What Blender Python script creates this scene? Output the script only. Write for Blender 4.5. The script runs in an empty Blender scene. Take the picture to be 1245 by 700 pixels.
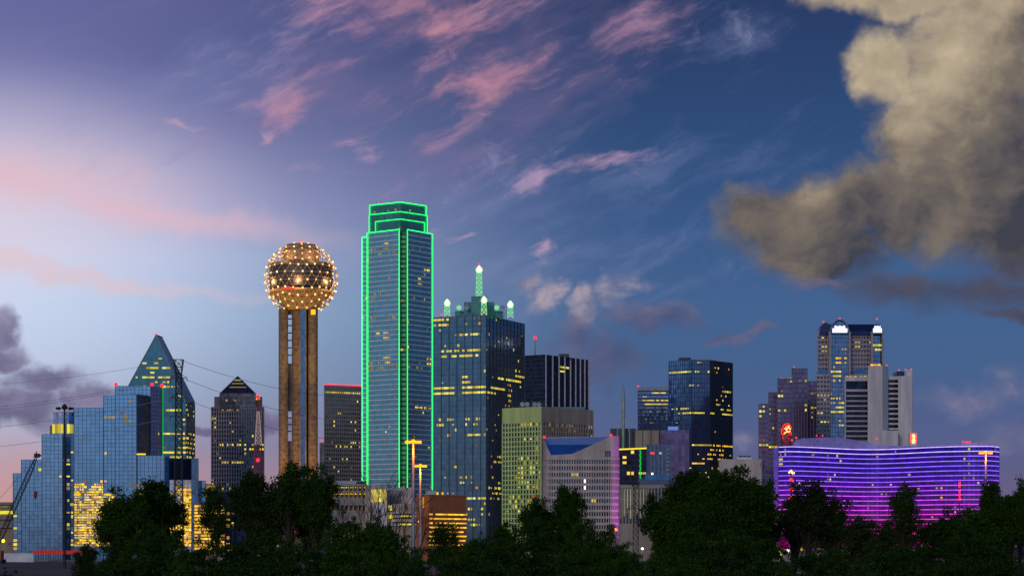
import bpy, math, random
import numpy as np
from mathutils import Vector
R = math.radians
rnd = random.Random(7)
S = bpy.context.scene
C = S.collection

# ------------------------------------------------------------------ camera
F, CX, HY, HC = 2700.0, 622.5, 663.0, 10.0        # focal length in photo pixels, principal column, horizon row, eye height
cd = bpy.data.cameras.new('camera'); cam = bpy.data.objects.new('camera', cd); C.objects.link(cam)
cam.location = (0, 0, HC); cam.rotation_euler = (R(90), 0, 0)
cd.sensor_width = 36; cd.lens = 36 * F / 1245; cd.shift_y = (HY - 350) / 1245
cd.clip_start = 1; cd.clip_end = 40000
S.camera = cam
S.view_settings.view_transform = 'Standard'; S.view_settings.look = 'None'
S.view_settings.exposure = 0; S.view_settings.gamma = 1
S.cycles.max_bounces = 5; S.cycles.diffuse_bounces = 2; S.cycles.glossy_bounces = 3
S.cycles.transparent_max_bounces = 4; S.cycles.sample_clamp_indirect = 4

def s2l(c):
    return tuple(((v/255)/12.92 if v/255 <= .04045 else ((v/255+.055)/1.055)**2.4) for v in c)

# ------------------------------------------------------------------ world sky
W = bpy.data.worlds.new('World'); S.world = W; W.use_nodes = True
nt = W.node_tree; nt.nodes.clear()
class E:                                            # little wrapper that writes math nodes
    tree = nt
    def __init__(s, v): s.v = v
    @staticmethod
    def m(op, *a, clamp=False):
        n = E.tree.nodes.new('ShaderNodeMath'); n.operation = op; n.use_clamp = clamp
        for i, x in enumerate(a):
            x = x.v if isinstance(x, E) else x
            if isinstance(x, (int, float)): n.inputs[i].default_value = x
            else: E.tree.links.new(x, n.inputs[i])
        return E(n.outputs[0])
    def __add__(s, o): return E.m('ADD', s, o)
    __radd__ = __add__
    def __sub__(s, o): return E.m('SUBTRACT', s, o)
    def __rsub__(s, o): return E.m('SUBTRACT', o, s)
    def __mul__(s, o): return E.m('MULTIPLY', s, o)
    __rmul__ = __mul__
    def __truediv__(s, o): return E.m('DIVIDE', s, o)
    def ss(s, a, b):
        n = E.tree.nodes.new('ShaderNodeMapRange'); n.interpolation_type = 'SMOOTHSTEP'
        E.tree.links.new(s.v, n.inputs[0]); n.inputs[1].default_value = a; n.inputs[2].default_value = b
        return E(n.outputs[0])
def lnk(a, b): E.tree.links.new(a.v if isinstance(a, E) else a, b)
def vec(x, y, z=0.0):
    n = E.tree.nodes.new('ShaderNodeCombineXYZ')
    for i, q in enumerate((x, y, z)):
        if isinstance(q, E): lnk(q, n.inputs[i])
        else: n.inputs[i].default_value = q
    return n.outputs[0]
def noise(v, scale, detail=6, rough=.55, dist=0.0):
    n = E.tree.nodes.new('ShaderNodeTexNoise'); lnk(v, n.inputs['Vector'])
    n.inputs['Scale'].default_value = scale; n.inputs['Detail'].default_value = detail
    n.inputs['Roughness'].default_value = rough; n.inputs['Distortion'].default_value = dist
    return E(n.outputs[0])
def ramp(f, stops):
    n = E.tree.nodes.new('ShaderNodeValToRGB'); lnk(f, n.inputs[0]); r = n.color_ramp
    while len(r.elements) < len(stops): r.elements.new(.5)
    for e, (p, c) in zip(r.elements, stops): e.position = p; e.color = (*s2l(c), 1)
    return n.outputs[0]
def mix(f, a, b):
    n = E.tree.nodes.new('ShaderNodeMix'); n.data_type = 'RGBA'
    if isinstance(f, (int, float)): n.inputs[0].default_value = f
    else: lnk(f, n.inputs[0])
    for q, k in ((a, 6), (b, 7)):
        if isinstance(q, tuple): n.inputs[k].default_value = (*s2l(q), 1)
        else: lnk(q, n.inputs[k])
    return n.outputs[2]
tc = nt.nodes.new('ShaderNodeTexCoord'); sep = nt.nodes.new('ShaderNodeSeparateXYZ')
lnk(tc.outputs['Generated'], sep.inputs[0])
X, Y, Z = (E(sep.outputs[i]) for i in range(3))
az = E.m('ARCTAN2', X, Y) * (180/math.pi)
el = E.m('ARCSINE', E.m('MAXIMUM', E.m('MINIMUM', Z, .9999), -.9999)) * (180/math.pi)
def AZ(px): return math.degrees(math.atan((px-CX)/F))
def EL(py): return math.degrees(math.atan((HY-py)/F))
DG = math.degrees(1/F)
ele = E.m('MAXIMUM', el, 0.0) / 30.0
def stops(rows): return [(max(0, EL(y))/30 if y is not None else 1.0, c) for y, c in rows]
right = ramp(ele, stops([(663,(118,98,128)),(600,(98,92,130)),(540,(80,92,138)),(450,(62,94,140)),(370,(60,94,142)),
                         (270,(50,84,134)),(170,(40,72,120)),(80,(36,62,108)),(0,(33,54,98)),(None,(24,40,84))]))
left = ramp(ele, stops([(663,(226,162,128)),(610,(196,148,146)),(540,(160,150,176)),(470,(160,176,206)),(390,(172,198,230)),
                        (320,(186,200,234)),(250,(176,174,216)),(160,(134,134,184)),(80,(104,106,160)),(None,(46,58,108))]))
west = ramp(E.m('MAXIMUM', el, 0.0)/90.0, [(0,(156,150,168)),(.04,(142,170,202)),(.14,(124,166,204)),(.4,(72,108,158)),(1,(36,56,104))])
f_lr = (az*-1.0).ss(-4.0, 14.2)
base = mix(f_lr, right, left)
def soft(px, py, rx, ry):
    u = (az-AZ(px))*(1/(rx*DG)); v = (el-EL(py))*(1/(ry*DG)); return (1.0 - E.m('SQRT', u*u + v*v)).ss(0.0, 1.0)
base = mix(soft(-60, 350, 460, 330)*.62, base, (216, 220, 242))
base = mix(soft(-40, 240, 420, 150)*.40, base, (238, 206, 206))
P0 = vec(az, el, 0.0)
def blob(pts, warp=None):
    """largest of several soft ellipses: (px, py, rx, ry, tilt)"""
    out = None
    for q in pts:
        px, py, rx, ry = q[:4]; t = R(q[4]) if len(q) > 4 else 0
        dx = (wa if warp else az) - AZ(px); dy = (we if warp else el) - EL(py)
        c, s_ = math.cos(t), math.sin(t)
        u = (dx*(c/(rx*DG))) + (dy*(s_/(rx*DG))); v = (dy*(c/(ry*DG))) - (dx*(s_/(ry*DG)))
        d = 1.0 - E.m('SQRT', u*u + v*v)
        out = d if out is None else E.m('MAXIMUM', out, d)
    return out
w1 = noise(P0, .55, 4, .55); w2 = noise(vec(az+31.0, el-17.0, 3.0), .55, 4, .55)
wa = az + (w1-.5)*2.2; we = el + (w2-.5)*1.6
# soft pink bands of high cloud on the left
bn = noise(vec(az*.22, el*1.1 + az*.16, 5.0), .9, 6, .6)
b1 = blob([(0, 216, 300, 52, -9), (190, 262, 300, 30, -8)], 1)
b2 = blob([(90, 340, 330, 15, -6), (10, 327, 240, 14, -5)], 1)
b3 = blob([(60, 585, 200, 60, 0)], 1)
base = mix(E.m('MULTIPLY', (b1 + (bn-.5)*.34).ss(-.05, 1.1), .62), base, (228, 182, 192))
base = mix(E.m('MULTIPLY', (b2 + (bn-.5)*.34).ss(-.05, 1.1), .56), base, (226, 190, 194))
base = mix(E.m('MULTIPLY', (b3 + (bn-.5)*.4).ss(0.0, 1.2), .5), base, (196, 136, 134))
# wispy cirrus: filaments drawn out along the wind, only where broad patches allow them
def fil(t, sx, sy, seed, sc=1.0, warp=.45, rough=.62):
    c, s_ = math.cos(R(t)), math.sin(R(t)); a = az*c + el*s_; b = el*c - az*s_
    return noise(vec(a*sx + (w1-.5)*1.6*warp, b*sy + (w2-.5)*2.2*warp, seed), sc, 10, rough, 0.0)
cn = fil(24, .30, 1.25, 9.0, .95); cn2 = fil(12, .45, 1.0, 19.0, 1.5, .6, .64); cn3 = fil(-62, .5, .9, 29.0, 1.4, 1.0, .7)
mixn = cn*.62 + cn2*.38
cm = blob([(500, 20, 200, 80, -12), (620, 70, 230, 110, 22), (640, 140, 230, 70, 22), (400, 110, 170, 90, 24), (320, 160, 110, 50, 20), (560, 190, 180, 50, 10), (760, 30, 120, 60, 10)], 1)
base = mix((cm*.8 + (mixn-.5)*2.4).ss(.0, 1.3)*.46, base, (140, 116, 158))
base = mix((cm*.55 + (cn-.5)*4.4).ss(.35, 1.7)*.66, base, (196, 144, 166))
pk = blob([(530, 20, 120, 54, -28), (490, 0, 120, 50, 0), (600, 100, 90, 34, 24), (348, 142, 60, 30, 25)], 1)
base = mix((pk*.8 + (mixn-.5)*3.4).ss(.0, 1.25)*.62, base, (220, 150, 162))
c2 = blob([(385, 213, 66, 18, 4), (222, 166, 34, 10, -14), (310, 172, 30, 12, -8),
           (655, 226, 44, 20, 26), (730, 196, 90, 26, 14), (662, 300, 18, 30, -40), (560, 285, 60, 12, 4), (440, 180, 40, 22, 30)], 1)
base = mix(((c2*1.0) + (cn-.5)*3.2 + (cn2-.5)*1.6).ss(.25, 1.35)*.70, base, (204, 160, 186))
c3 = blob([(780, 215, 190, 80, 4), (640, 250, 210, 90, 10), (600, 330, 240, 80), (840, 290, 130, 60, 0), (900, 60, 70, 90, 0), (250, 100, 200, 120)], 1)
base = mix(((c3*.6) + (cn-.5)*2.6 + (cn2-.5)*1.2).ss(.1, 1.2)*.40, base, (122, 132, 178))
c4 = blob([(905, 45, 34, 56, -30), (855, 40, 22, 30), (590, 200, 30, 40, 0)], 1)
base = mix(((c4*.9) + (cn3-.5)*3.6).ss(.25, 1.4)*.46, base, (150, 152, 190))
nzl = noise(vec(az, el*1.3, 77.0), .26, 4, .5)
# cumulus: relief from the difference of two shifted samples
def cumulus(pts, bs, n_sc, amp, lo, hi, dark, mid, light, alpha, tone, dx=-.42, dy=.40, k=2.0, rough=.58):
    global base
    qx = az + (w1-.5)*1.1; qy = el*1.15 + (w2-.5)*1.1
    nz = noise(vec(qx, qy, bs), n_sc, 10, rough); nz2 = noise(vec(qx + dx, qy + dy, bs), n_sc, 7, rough-.04)
    m = (blob(pts, 1) + (nz-.5)*amp).ss(lo, hi)
    lum = (nz-nz2)*k + tone + .5
    n = nt.nodes.new('ShaderNodeValToRGB'); lnk(lum, n.inputs[0]); r = n.color_ramp; r.interpolation = 'LINEAR'; r.elements.new(.5)
    for e, (p, c) in zip(r.elements, ((-.0, dark), (.46, mid), (1.0, light))): e.position = p; e.color = (*s2l(c), 1)
    base = mix(m*alpha, base, n.outputs[0])
cumulus([(1190, 360, 160, 36, 0), (1080, 352, 100, 26), (1240, 330, 90, 44), (1225, 385, 60, 12)], 21.0, .5, 1.3, .0, .95, (50, 54, 76), (66, 64, 84), (92, 82, 94), .86,
        (el-EL(360))*.15, k=1.2)
cumulus([(1150, 2, 205, 40, -3), (1080, 88, 78, 62), (1190, 80, 130, 100), (1150, 170, 90, 70), (1235, 200, 120, 110), (1060, 248, 120, 44, 8),
         (960, 268, 105, 62), (1005, 300, 100, 58), (1112, 258, 132, 72), (1215, 280, 90, 56)], 4.0, .30, 1.5, .0, .50, (58, 58, 72), (122, 110, 98), (194, 176, 148), .97,
        (el-EL(165))*.11 + E.m('MAXIMUM', blob([(1070, 60, 190, 110), (1140, 190, 100, 60)], 1), 0.0)*.16 - E.m('MAXIMUM', az-10.5, 0.0)*.10 + (nzl-.5)*.35 + .02, dx=-.5, dy=.5, k=1.8)
cumulus([(750, 350, 50, 34, 35), (712, 378, 34, 34), (660, 362, 24, 30), (640, 345, 20, 14)], 33.0, .75, 1.5, .0, .8, (82, 94, 136), (122, 122, 150), (178, 162, 172), .9, .12, k=2.2)
cumulus([(805, 388, 66, 26), (745, 436, 66, 32), (880, 410, 52, 16), (935, 402, 40, 10), (700, 420, 50, 44), (1000, 350, 60, 14)], 39.0, .65, 1.4, .0, .9, (64, 72, 112), (84, 86, 122), (124, 110, 130), .80, (el-EL(400))*.25, k=1.8)
cumulus([(1172, 488, 70, 32), (1240, 470, 40, 40), (905, 545, 50, 24), (680, 470, 70, 20), (1225, 530, 60, 22)], 47.0, .6, 1.4, .05, 1.1, (76, 86, 130), (108, 108, 144), (156, 144, 166), .6, 0.0, k=2.0)
cumulus([(3, 412, 26, 32), (0, 445, 44, 32), (50, 476, 82, 34), (100, 498, 66, 30), (20, 508, 110, 46), (155, 492, 40, 12), (330, 515, 46, 16), (240, 520, 60, 10)], 55.0, .55, 1.3, .0, .6,
        (84, 82, 116), (104, 98, 134), (146, 138, 170), .92, (el-EL(480))*.12, k=2.2)
wf = (Y*-1.0).ss(-.15, .35)
base = mix(wf, base, west)
base = mix((el*-1.0).ss(0.0, 6.0), base, (40, 36, 40))
bg = nt.nodes.new('ShaderNodeBackground'); lnk(base, bg.inputs[0]); bg.inputs[1].default_value = 1.0
sky = nt.nodes.new('ShaderNodeTexSky'); sky.sky_type = 'NISHITA'; sky.sun_disc = False
SUN_EL, SUN_AZ = R(3.0), R(197)                    # low sun behind and left of the camera
sky.sun_elevation = SUN_EL; sky.sun_rotation = SUN_AZ
bg2 = nt.nodes.new('ShaderNodeBackground'); lnk(sky.outputs[0], bg2.inputs[0]); bg2.inputs[1].default_value = .004
ad = nt.nodes.new('ShaderNodeAddShader'); lnk(bg.outputs[0], ad.inputs[0]); lnk(bg2.outputs[0], ad.inputs[1])
wo = nt.nodes.new('ShaderNodeOutputWorld'); lnk(ad.outputs[0], wo.inputs[0])
W.cycles.sampling_method = 'MANUAL'; W.cycles.sample_map_resolution = 512
sl = bpy.data.lights.new('sun', 'SUN'); sl.energy = .62; sl.angle = R(12); sl.color = (1, .80, .74)
so = bpy.data.objects.new('sun', sl); C.objects.link(so)
sd = Vector((math.sin(SUN_AZ)*math.cos(R(14)), math.cos(SUN_AZ)*math.cos(R(14)), math.sin(R(14))))
so.rotation_euler = sd.to_track_quat('Z', 'Y').to_euler()

# ------------------------------------------------------------------ helpers
def kx(px): return (px-CX)/F
def WX(px, D): return kx(px)*D
def WZ(py, D): return HC + (HY-py)/F*D
class MB:
    def __init__(s): s.v = []; s.f = []
    def poly(s, pts):
        i = len(s.v); s.v += [tuple(p) for p in pts]; s.f.append(tuple(range(i, i+len(pts)))); return s
    def prism(s, poly, z0, z1):
        n = len(poly); i = len(s.v)
        zt = z1 if isinstance(z1, (list, tuple)) else [z1]*n
        s.v += [(p[0], p[1], z0) for p in poly] + [(p[0], p[1], zt[k]) for k, p in enumerate(poly)]
        s.f.append(tuple(range(i+n-1, i-1, -1))); s.f.append(tuple(range(i+n, i+2*n)))
        for k in range(n): s.f.append((i+k, i+(k+1) % n, i+n+(k+1) % n, i+n+k))
        return s
    def box(s, x0, x1, y0, y1, z0, z1):
        return s.prism([(x0, y0), (x1, y0), (x1, y1), (x0, y1)], z0, z1)
    def obox(s, o, u, n, u0, u1, n0, n1, z0, z1):
        P = [(o[0]+u[0]*a+n[0]*b, o[1]+u[1]*a+n[1]*b) for a, b in ((u0, n0), (u1, n0), (u1, n1), (u0, n1))]
        return s.prism(P, z0, z1)
    def tube(s, p, q, r, n=5, r2=None):
        p, q = Vector(p), Vector(q); d = (q-p)
        if d.length < 1e-6: return s
        d.normalize(); a = d.orthogonal().normalized(); b = d.cross(a); i = len(s.v); r2 = r if r2 is None else r2
        for c, rr in ((p, r), (q, r2)):
            for k in range(n):
                t = 2*math.pi*k/n; s.v.append(tuple(c + a*math.cos(t)*rr + b*math.sin(t)*rr))
        for k in range(n): s.f.append((i+k, i+(k+1) % n, i+n+(k+1) % n, i+n+k))
        s.f.append(tuple(range(i+n-1, i-1, -1))); s.f.append(tuple(range(i+n, i+2*n)))
        return s
    def path(s, pts, r, n=5):
        for a, b in zip(pts, pts[1:]): s.tube(a, b, r, n)
        return s
    def lathe(s, prof, n=24, cx=0, cy=0):
        i = len(s.v); m = len(prof)
        for r, z in prof:
            for k in range(n):
                t = 2*math.pi*k/n; s.v.append((cx+r*math.cos(t), cy+r*math.sin(t), z))
        for j in range(m-1):
            for k in range(n):
                s.f.append((i+j*n+k, i+j*n+(k+1) % n, i+(j+1)*n+(k+1) % n, i+(j+1)*n+k))
        s.f.append(tuple(range(i+n-1, i-1, -1))); s.f.append(tuple(range(i+(m-1)*n, i+m*n)))
        return s
    def ball(s, c, r, n=8):
        pr = [(max(r*math.sin(math.pi*k/n), .001), c[2]-r*math.cos(math.pi*k/n)) for k in range(n+1)]
        return s.lathe(pr, n, c[0], c[1])
    def build(s, name, mat, parent=None, smooth=False):
        me = bpy.data.meshes.new(name); me.from_pydata(s.v, [], s.f); me.update()
        me.materials.append(mat)
        if smooth:
            for p in me.polygons: p.use_smooth = True
        o = bpy.data.objects.new(name, me); C.objects.link(o)
        if parent: o.parent = parent
        return o
def empty(name, loc, label=None, cat=None, group=None):
    o = bpy.data.objects.new(name, None); C.objects.link(o); o.location = loc; o.empty_display_size = 1
    return tag(o, label, cat, group)
def tag(o, label=None, cat=None, group=None, kind=None):
    if label: o['label'] = label
    if cat: o['category'] = cat
    if group: o['group'] = group
    if kind: o['kind'] = kind
    return o

# ------------------------------------------------------------------ materials
def newmat(name):
    m = bpy.data.materials.new(name); m.use_nodes = True; t = m.node_tree; E.tree = t
    b = t.nodes['Principled BSDF']
    return m, t, b
def matte(name, col, rough=.8, metal=0.0, var=.18, scale=.25, spec=.3, streak=False):
    m, t, b = newmat(name)
    tcn = t.nodes.new('ShaderNodeTexCoord')
    if streak:
        mp = t.nodes.new('ShaderNodeMapping'); mp.inputs['Scale'].default_value = (1, 1, .12); lnk(tcn.outputs['Object'], mp.inputs[0]); v = mp.outputs[0]
    else: v = tcn.outputs['Object']
    n = noise(v, scale, 6, .6)
    hi = tuple(min(1, c*(1+var)) for c in col); lo = tuple(c*(1-var) for c in col)
    mx = t.nodes.new('ShaderNodeMix'); mx.data_type = 'RGBA'; lnk(n.ss(.3, .7), mx.inputs[0])
    mx.inputs[6].default_value = (*lo, 1); mx.inputs[7].default_value = (*hi, 1); lnk(mx.outputs[2], b.inputs['Base Color'])
    b.inputs['Roughness'].default_value = rough; b.inputs['Metallic'].default_value = metal
    b.inputs['Specular IOR Level'].default_value = spec
    return m
def glass(name, col, cell=(1.5, 1.5, 1.9), rough=.12, var=.22, tilt=.02, metal=.9, off=0.0):
    """coated curtain wall glass: every pane a little different in tone and tilt"""
    m, t, b = newmat(name)
    tcn = t.nodes.new('ShaderNodeTexCoord')
    sn = t.nodes.new('ShaderNodeVectorMath'); sn.operation = 'DIVIDE'; lnk(tcn.outputs['Object'], sn.inputs[0]); sn.inputs[1].default_value = cell
    fl = t.nodes.new('ShaderNodeVectorMath'); fl.operation = 'FLOOR'; lnk(sn.outputs[0], fl.inputs[0])
    wn = t.nodes.new('ShaderNodeTexWhiteNoise'); lnk(fl.outputs[0], wn.inputs[0])
    big = noise(tcn.outputs['Object'], .035, 4, .6)
    v = E(wn.outputs[0])*(2*var) + (1-var) + (big-.5)*.4
    mx = t.nodes.new('ShaderNodeVectorMath'); mx.operation = 'SCALE'; mx.inputs[0].default_value = col; lnk(v, mx.inputs['Scale'])
    lnk(mx.outputs[0], b.inputs['Base Color'])
    g = t.nodes.new('ShaderNodeNewGeometry')
    a = t.nodes.new('ShaderNodeVectorMath'); a.operation = 'SUBTRACT'; lnk(wn.outputs[1], a.inputs[0]); a.inputs[1].default_value = (.5, .5, .5)
    c = t.nodes.new('ShaderNodeVectorMath'); c.operation = 'SCALE'; lnk(a.outputs[0], c.inputs[0]); c.inputs['Scale'].default_value = tilt*2
    d = t.nodes.new('ShaderNodeVectorMath'); lnk(g.outputs['Normal'], d.inputs[0]); lnk(c.outputs[0], d.inputs[1])
    nn = t.nodes.new('ShaderNodeVectorMath'); nn.operation = 'NORMALIZE'; lnk(d.outputs[0], nn.inputs[0]); lnk(nn.outputs[0], b.inputs['Normal'])
    b.inputs['Roughness'].default_value = rough; b.inputs['Metallic'].default_value = metal
    return m
def glow(name, cols, strength=1.0, lo=.45, sample=False, vary=True):
    """lit panes and lamps; brightness and warmth differ from one to the next"""
    m, t, b = newmat(name); t.nodes.remove(b)
    em = t.nodes.new('ShaderNodeEmission'); out = t.nodes['Material Output']; lnk(em.outputs[0], out.inputs[0])
    if vary:
        oi = t.nodes.new('ShaderNodeObjectInfo'); g = t.nodes.new('ShaderNodeNewGeometry')
        r = E.m('FRACT', E(oi.outputs['Random'])*7.3 + E(g.outputs['Random Per Island'])*5.1)
        r2 = E.m('FRACT', r*13.7)
        lnk(ramp(r, [(i/max(1, len(cols)-1), c) for i, c in enumerate(cols)]) if len(cols) > 1 else ramp(r, [(0, cols[0]), (1, cols[0])]), em.inputs[0])
        tcn = t.nodes.new('ShaderNodeTexCoord'); nz = noise(tcn.outputs['Generated'], 3.5, 3, .7)
        lnk((r2*(1-lo) + lo)*strength*(nz*1.1+.45), em.inputs[1])
    else:
        em.inputs[0].default_value = (*s2l(cols[0]), 1); em.inputs[1].default_value = strength
    m.cycles.emission_sampling = 'AUTO' if sample else 'NONE'
    return m
M = {}
M['hyatt'] = glass('blue_mirror_glass', (.165, .36, .60), (1.9, 1.9, 1.9), .12, .10, .004)
M['hyatt_dark'] = glass('navy_shade_mirror_glass', (.09, .19, .34), (1.9, 1.9, 1.9), .12, .2, .012)  # darker copy of the hotel glass; paints shade on recesses and sides
M['hyatt_pale'] = glass('pale_mirror_glass', (.36, .40, .58), (1.9, 1.9, 1.9), .2, .15, .012)
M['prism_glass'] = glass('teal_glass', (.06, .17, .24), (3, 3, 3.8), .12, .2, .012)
M['prism_pale'] = glass('sky_sheen_teal_glass', (.30, .40, .56), (3, 3, 3.8), .35, .10, .006, .35)  # paler copy of the teal glass, the slope's sky sheen put into its colour
M['boa'] = glass('blue_green_glass', (.19, .44, .48), (1.6, 1.6, 3.9), .12, .14, .008, .65)
M['boa_crown'] = glass('green_crown_glass', (.07, .26, .25), (1.6, 1.6, 3.9), .35, .2, .010, .6)
M['ren'] = glass('slate_glass', (.125, .195, .245), (2.15, 2.15, 3.9), .10, .14, .005)
M['ren_dark'] = glass('dark_slate_glass', (.055, .10, .16), (2.4, 2.4, 3.9), .10, .14, .016)
M['navy'] = glass('navy_glass', (.085, .12, .22), (2.4, 2.4, 3.8), .1, .14, .006)
M['navy_pale'] = glass('steel_blue_glass', (.15, .22, .38), (2.4, 2.4, 3.8), .1, .2, .016)
M['black'] = glass('black_glass', (.022, .024, .045), (2.4, 2.4, 3.8), .12, .4, .016)
M['brownglass'] = glass('bronze_glass', (.12, .115, .13), (2.4, 2.4, 3.8), .14, .3, .016)
M['violet'] = glass('plum_glass', (.17, .12, .23), (2.4, 2.4, 3.8), .14, .25, .016)
M['pane_dark'] = glass('window_glass', (.05, .065, .10), (2.0, 2.0, 2.0), .1, .45, .02)
M['blue_roof'] = glass('blue_roof_glass', (.04, .22, .60), (2.4, 2.4, 1.2), .35, .12, .01, .6)
M['blue_roof_pale'] = matte('pale_blue_roof', (.24, .36, .66), .5, var=.06)
M['mull'] = matte('dark_mullion', (.03, .045, .07), .5, .3)
M['mull_blue'] = matte('blue_mullion', (.05, .085, .14), .5, .3)
M['mull_pale'] = matte('pale_mullion', (.26, .30, .38), .5, .2)
M['mull_lilac'] = matte('lilac_spandrel', (.80, .74, .86), .5, .2)
M['stone'] = matte('grey_stone', (.60, .55, .54), .85, streak=True, scale=.2)
M['stone_warm'] = matte('tan_stone', (.34, .27, .21), .85, streak=True, scale=.2)
M['stone_pink'] = matte('pink_granite', (.52, .43, .38), .8, streak=True, scale=.2)
M['granite_dark'] = matte('brown_granite', (.15, .13, .145), .6)
M['bank_stone'] = matte('mauve_granite', (.36, .29, .32), .7)
M['concrete'] = matte('concrete', (.30, .27, .24), .9, streak=True)
M['tower_conc'] = matte('ribbed_concrete', (.23, .15, .085), .9, var=.35, scale=.5)
M['slab'] = matte('grey_brown_precast', (.24, .22, .20), .8)
M['white'] = matte('white_paint', (.62, .60, .62), .6)
M['fin'] = matte('white_fin', (.55, .55, .62), .5)
M['brick'] = matte('orange_brick', (.42, .13, .055), .9, var=.12)
M['steel'] = matte('dark_steel', (.035, .033, .038), .6, .4)
M['steel_grey'] = matte('galvanised_steel', (.28, .29, .32), .5, .4)
M['teal'] = matte('teal_plant_room', (.09, .26, .26), .6)
M['roofdark'] = matte('navy_vault', (.03, .05, .13), .35, .6)
M['roofblue'] = matte('blue_vault', (.06, .17, .36), .3, .6)
M['asphalt'] = matte('asphalt', (.05, .05, .05), .9)
M['earth'] = matte('dry_earth', (.10, .075, .06), .95, var=.4, scale=.05)
M['mesh_grey'] = matte('violet_screen', (.44, .38, .70), .5, .3)
M['gunmetal'] = matte('charcoal_cladding', (.07, .07, .10), .7)
M['warm'] = glow('lit_window', [(255,246,190),(255,226,70),(255,236,110),(255,200,60),(250,240,60),(255,170,60)], 1.0, .35)
M['dim'] = glow('dim_window', [(255,230,150),(255,220,90),(255,180,90),(240,235,190)], .42, .3)
M['yellow'] = glow('yellow_window', [(255,236,60),(236,236,90),(255,214,40),(255,244,150),(255,226,50),(250,196,50)], 1.1, .35)
M['gold'] = glow('golden_window_and_reflection', [(255,190,60),(255,206,40),(255,178,70),(255,222,80)], 1.4, .5)
M['hotwhite'] = glow('white_lamp', [(255,246,225)], 3.0, vary=False)
M['amber'] = glow('sodium_lamp', [(255,138,10)], 3.2, vary=False, sample=True)
M['bulb'] = glow('bulb', [(255,204,112),(255,190,96),(255,220,150)], 3.6, .35)
M['red'] = glow('red_beacon', [(255,40,60)], 2.2, vary=False)
M['redneon'] = glow('red_neon', [(255,48,26)], 2.2, vary=False)
M['neon'] = glow('green_neon', [(40,255,100)], 2.8, vary=False, sample=True)
M['neon2'] = glow('pale_green_neon', [(60,255,130)], 3.0, vary=False, sample=True)
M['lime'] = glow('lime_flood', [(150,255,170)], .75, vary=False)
M['limewhite'] = glow('lime_white_lamp', [(226,255,190)], 1.9, vary=False)
M['arch'] = glow('lit_arch', [(225,225,255)], 1.6, vary=False)
M['yline'] = glow('yellow_cornice_light', [(255,226,60)], 1.1, vary=False)
M['gline'] = glow('green_strip_light', [(30,220,80)], .8, vary=False)
M['ylight'] = glow('yellow_lamp', [(250,240,60)], 2.0, vary=False)
M['skylt'] = glow('lit_blue_box', [(120,150,235)], .7, vary=False)

# ------------------------------------------------------------------ ground
def ground():
    xs = np.concatenate([np.linspace(-9000, -500, 12), np.linspace(-450, 450, 46), np.linspace(500, 9000, 12)])
    ys = np.concatenate([np.linspace(-6000, -60, 6), np.linspace(-40, 800, 106), np.linspace(850, 16000, 40)])
    def h(x, y):
        y = abs(y) if y < 0 else y
        a = max(0, min(1, (72-y)/45)); a = a*a*(3-2*a)*8.2
        b = max(0, min(1, (y-300)/70)); b = b*b*(3-2*b); c = max(0, min(1, (770-y)/40))
        return a + b*c*5.0 + .25*math.sin(x*.05+y*.03)*math.sin(y*.07)*(1 if 60 < y < 760 else .0)
    v = [(x, y, h(x, y)) for y in ys for x in xs]; n = len(xs)
    f = [(j*n+i, j*n+i+1, (j+1)*n+i+1, (j+1)*n+i) for j in range(len(ys)-1) for i in range(n-1)]
    me = bpy.data.meshes.new('ground'); me.from_pydata(v, [], f); me.materials.append(M['earth'])
    for p in me.polygons: p.use_smooth = True
    o = bpy.data.objects.new('ground', me); C.objects.link(o); o['kind'] = 'structure'
ground()

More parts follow.
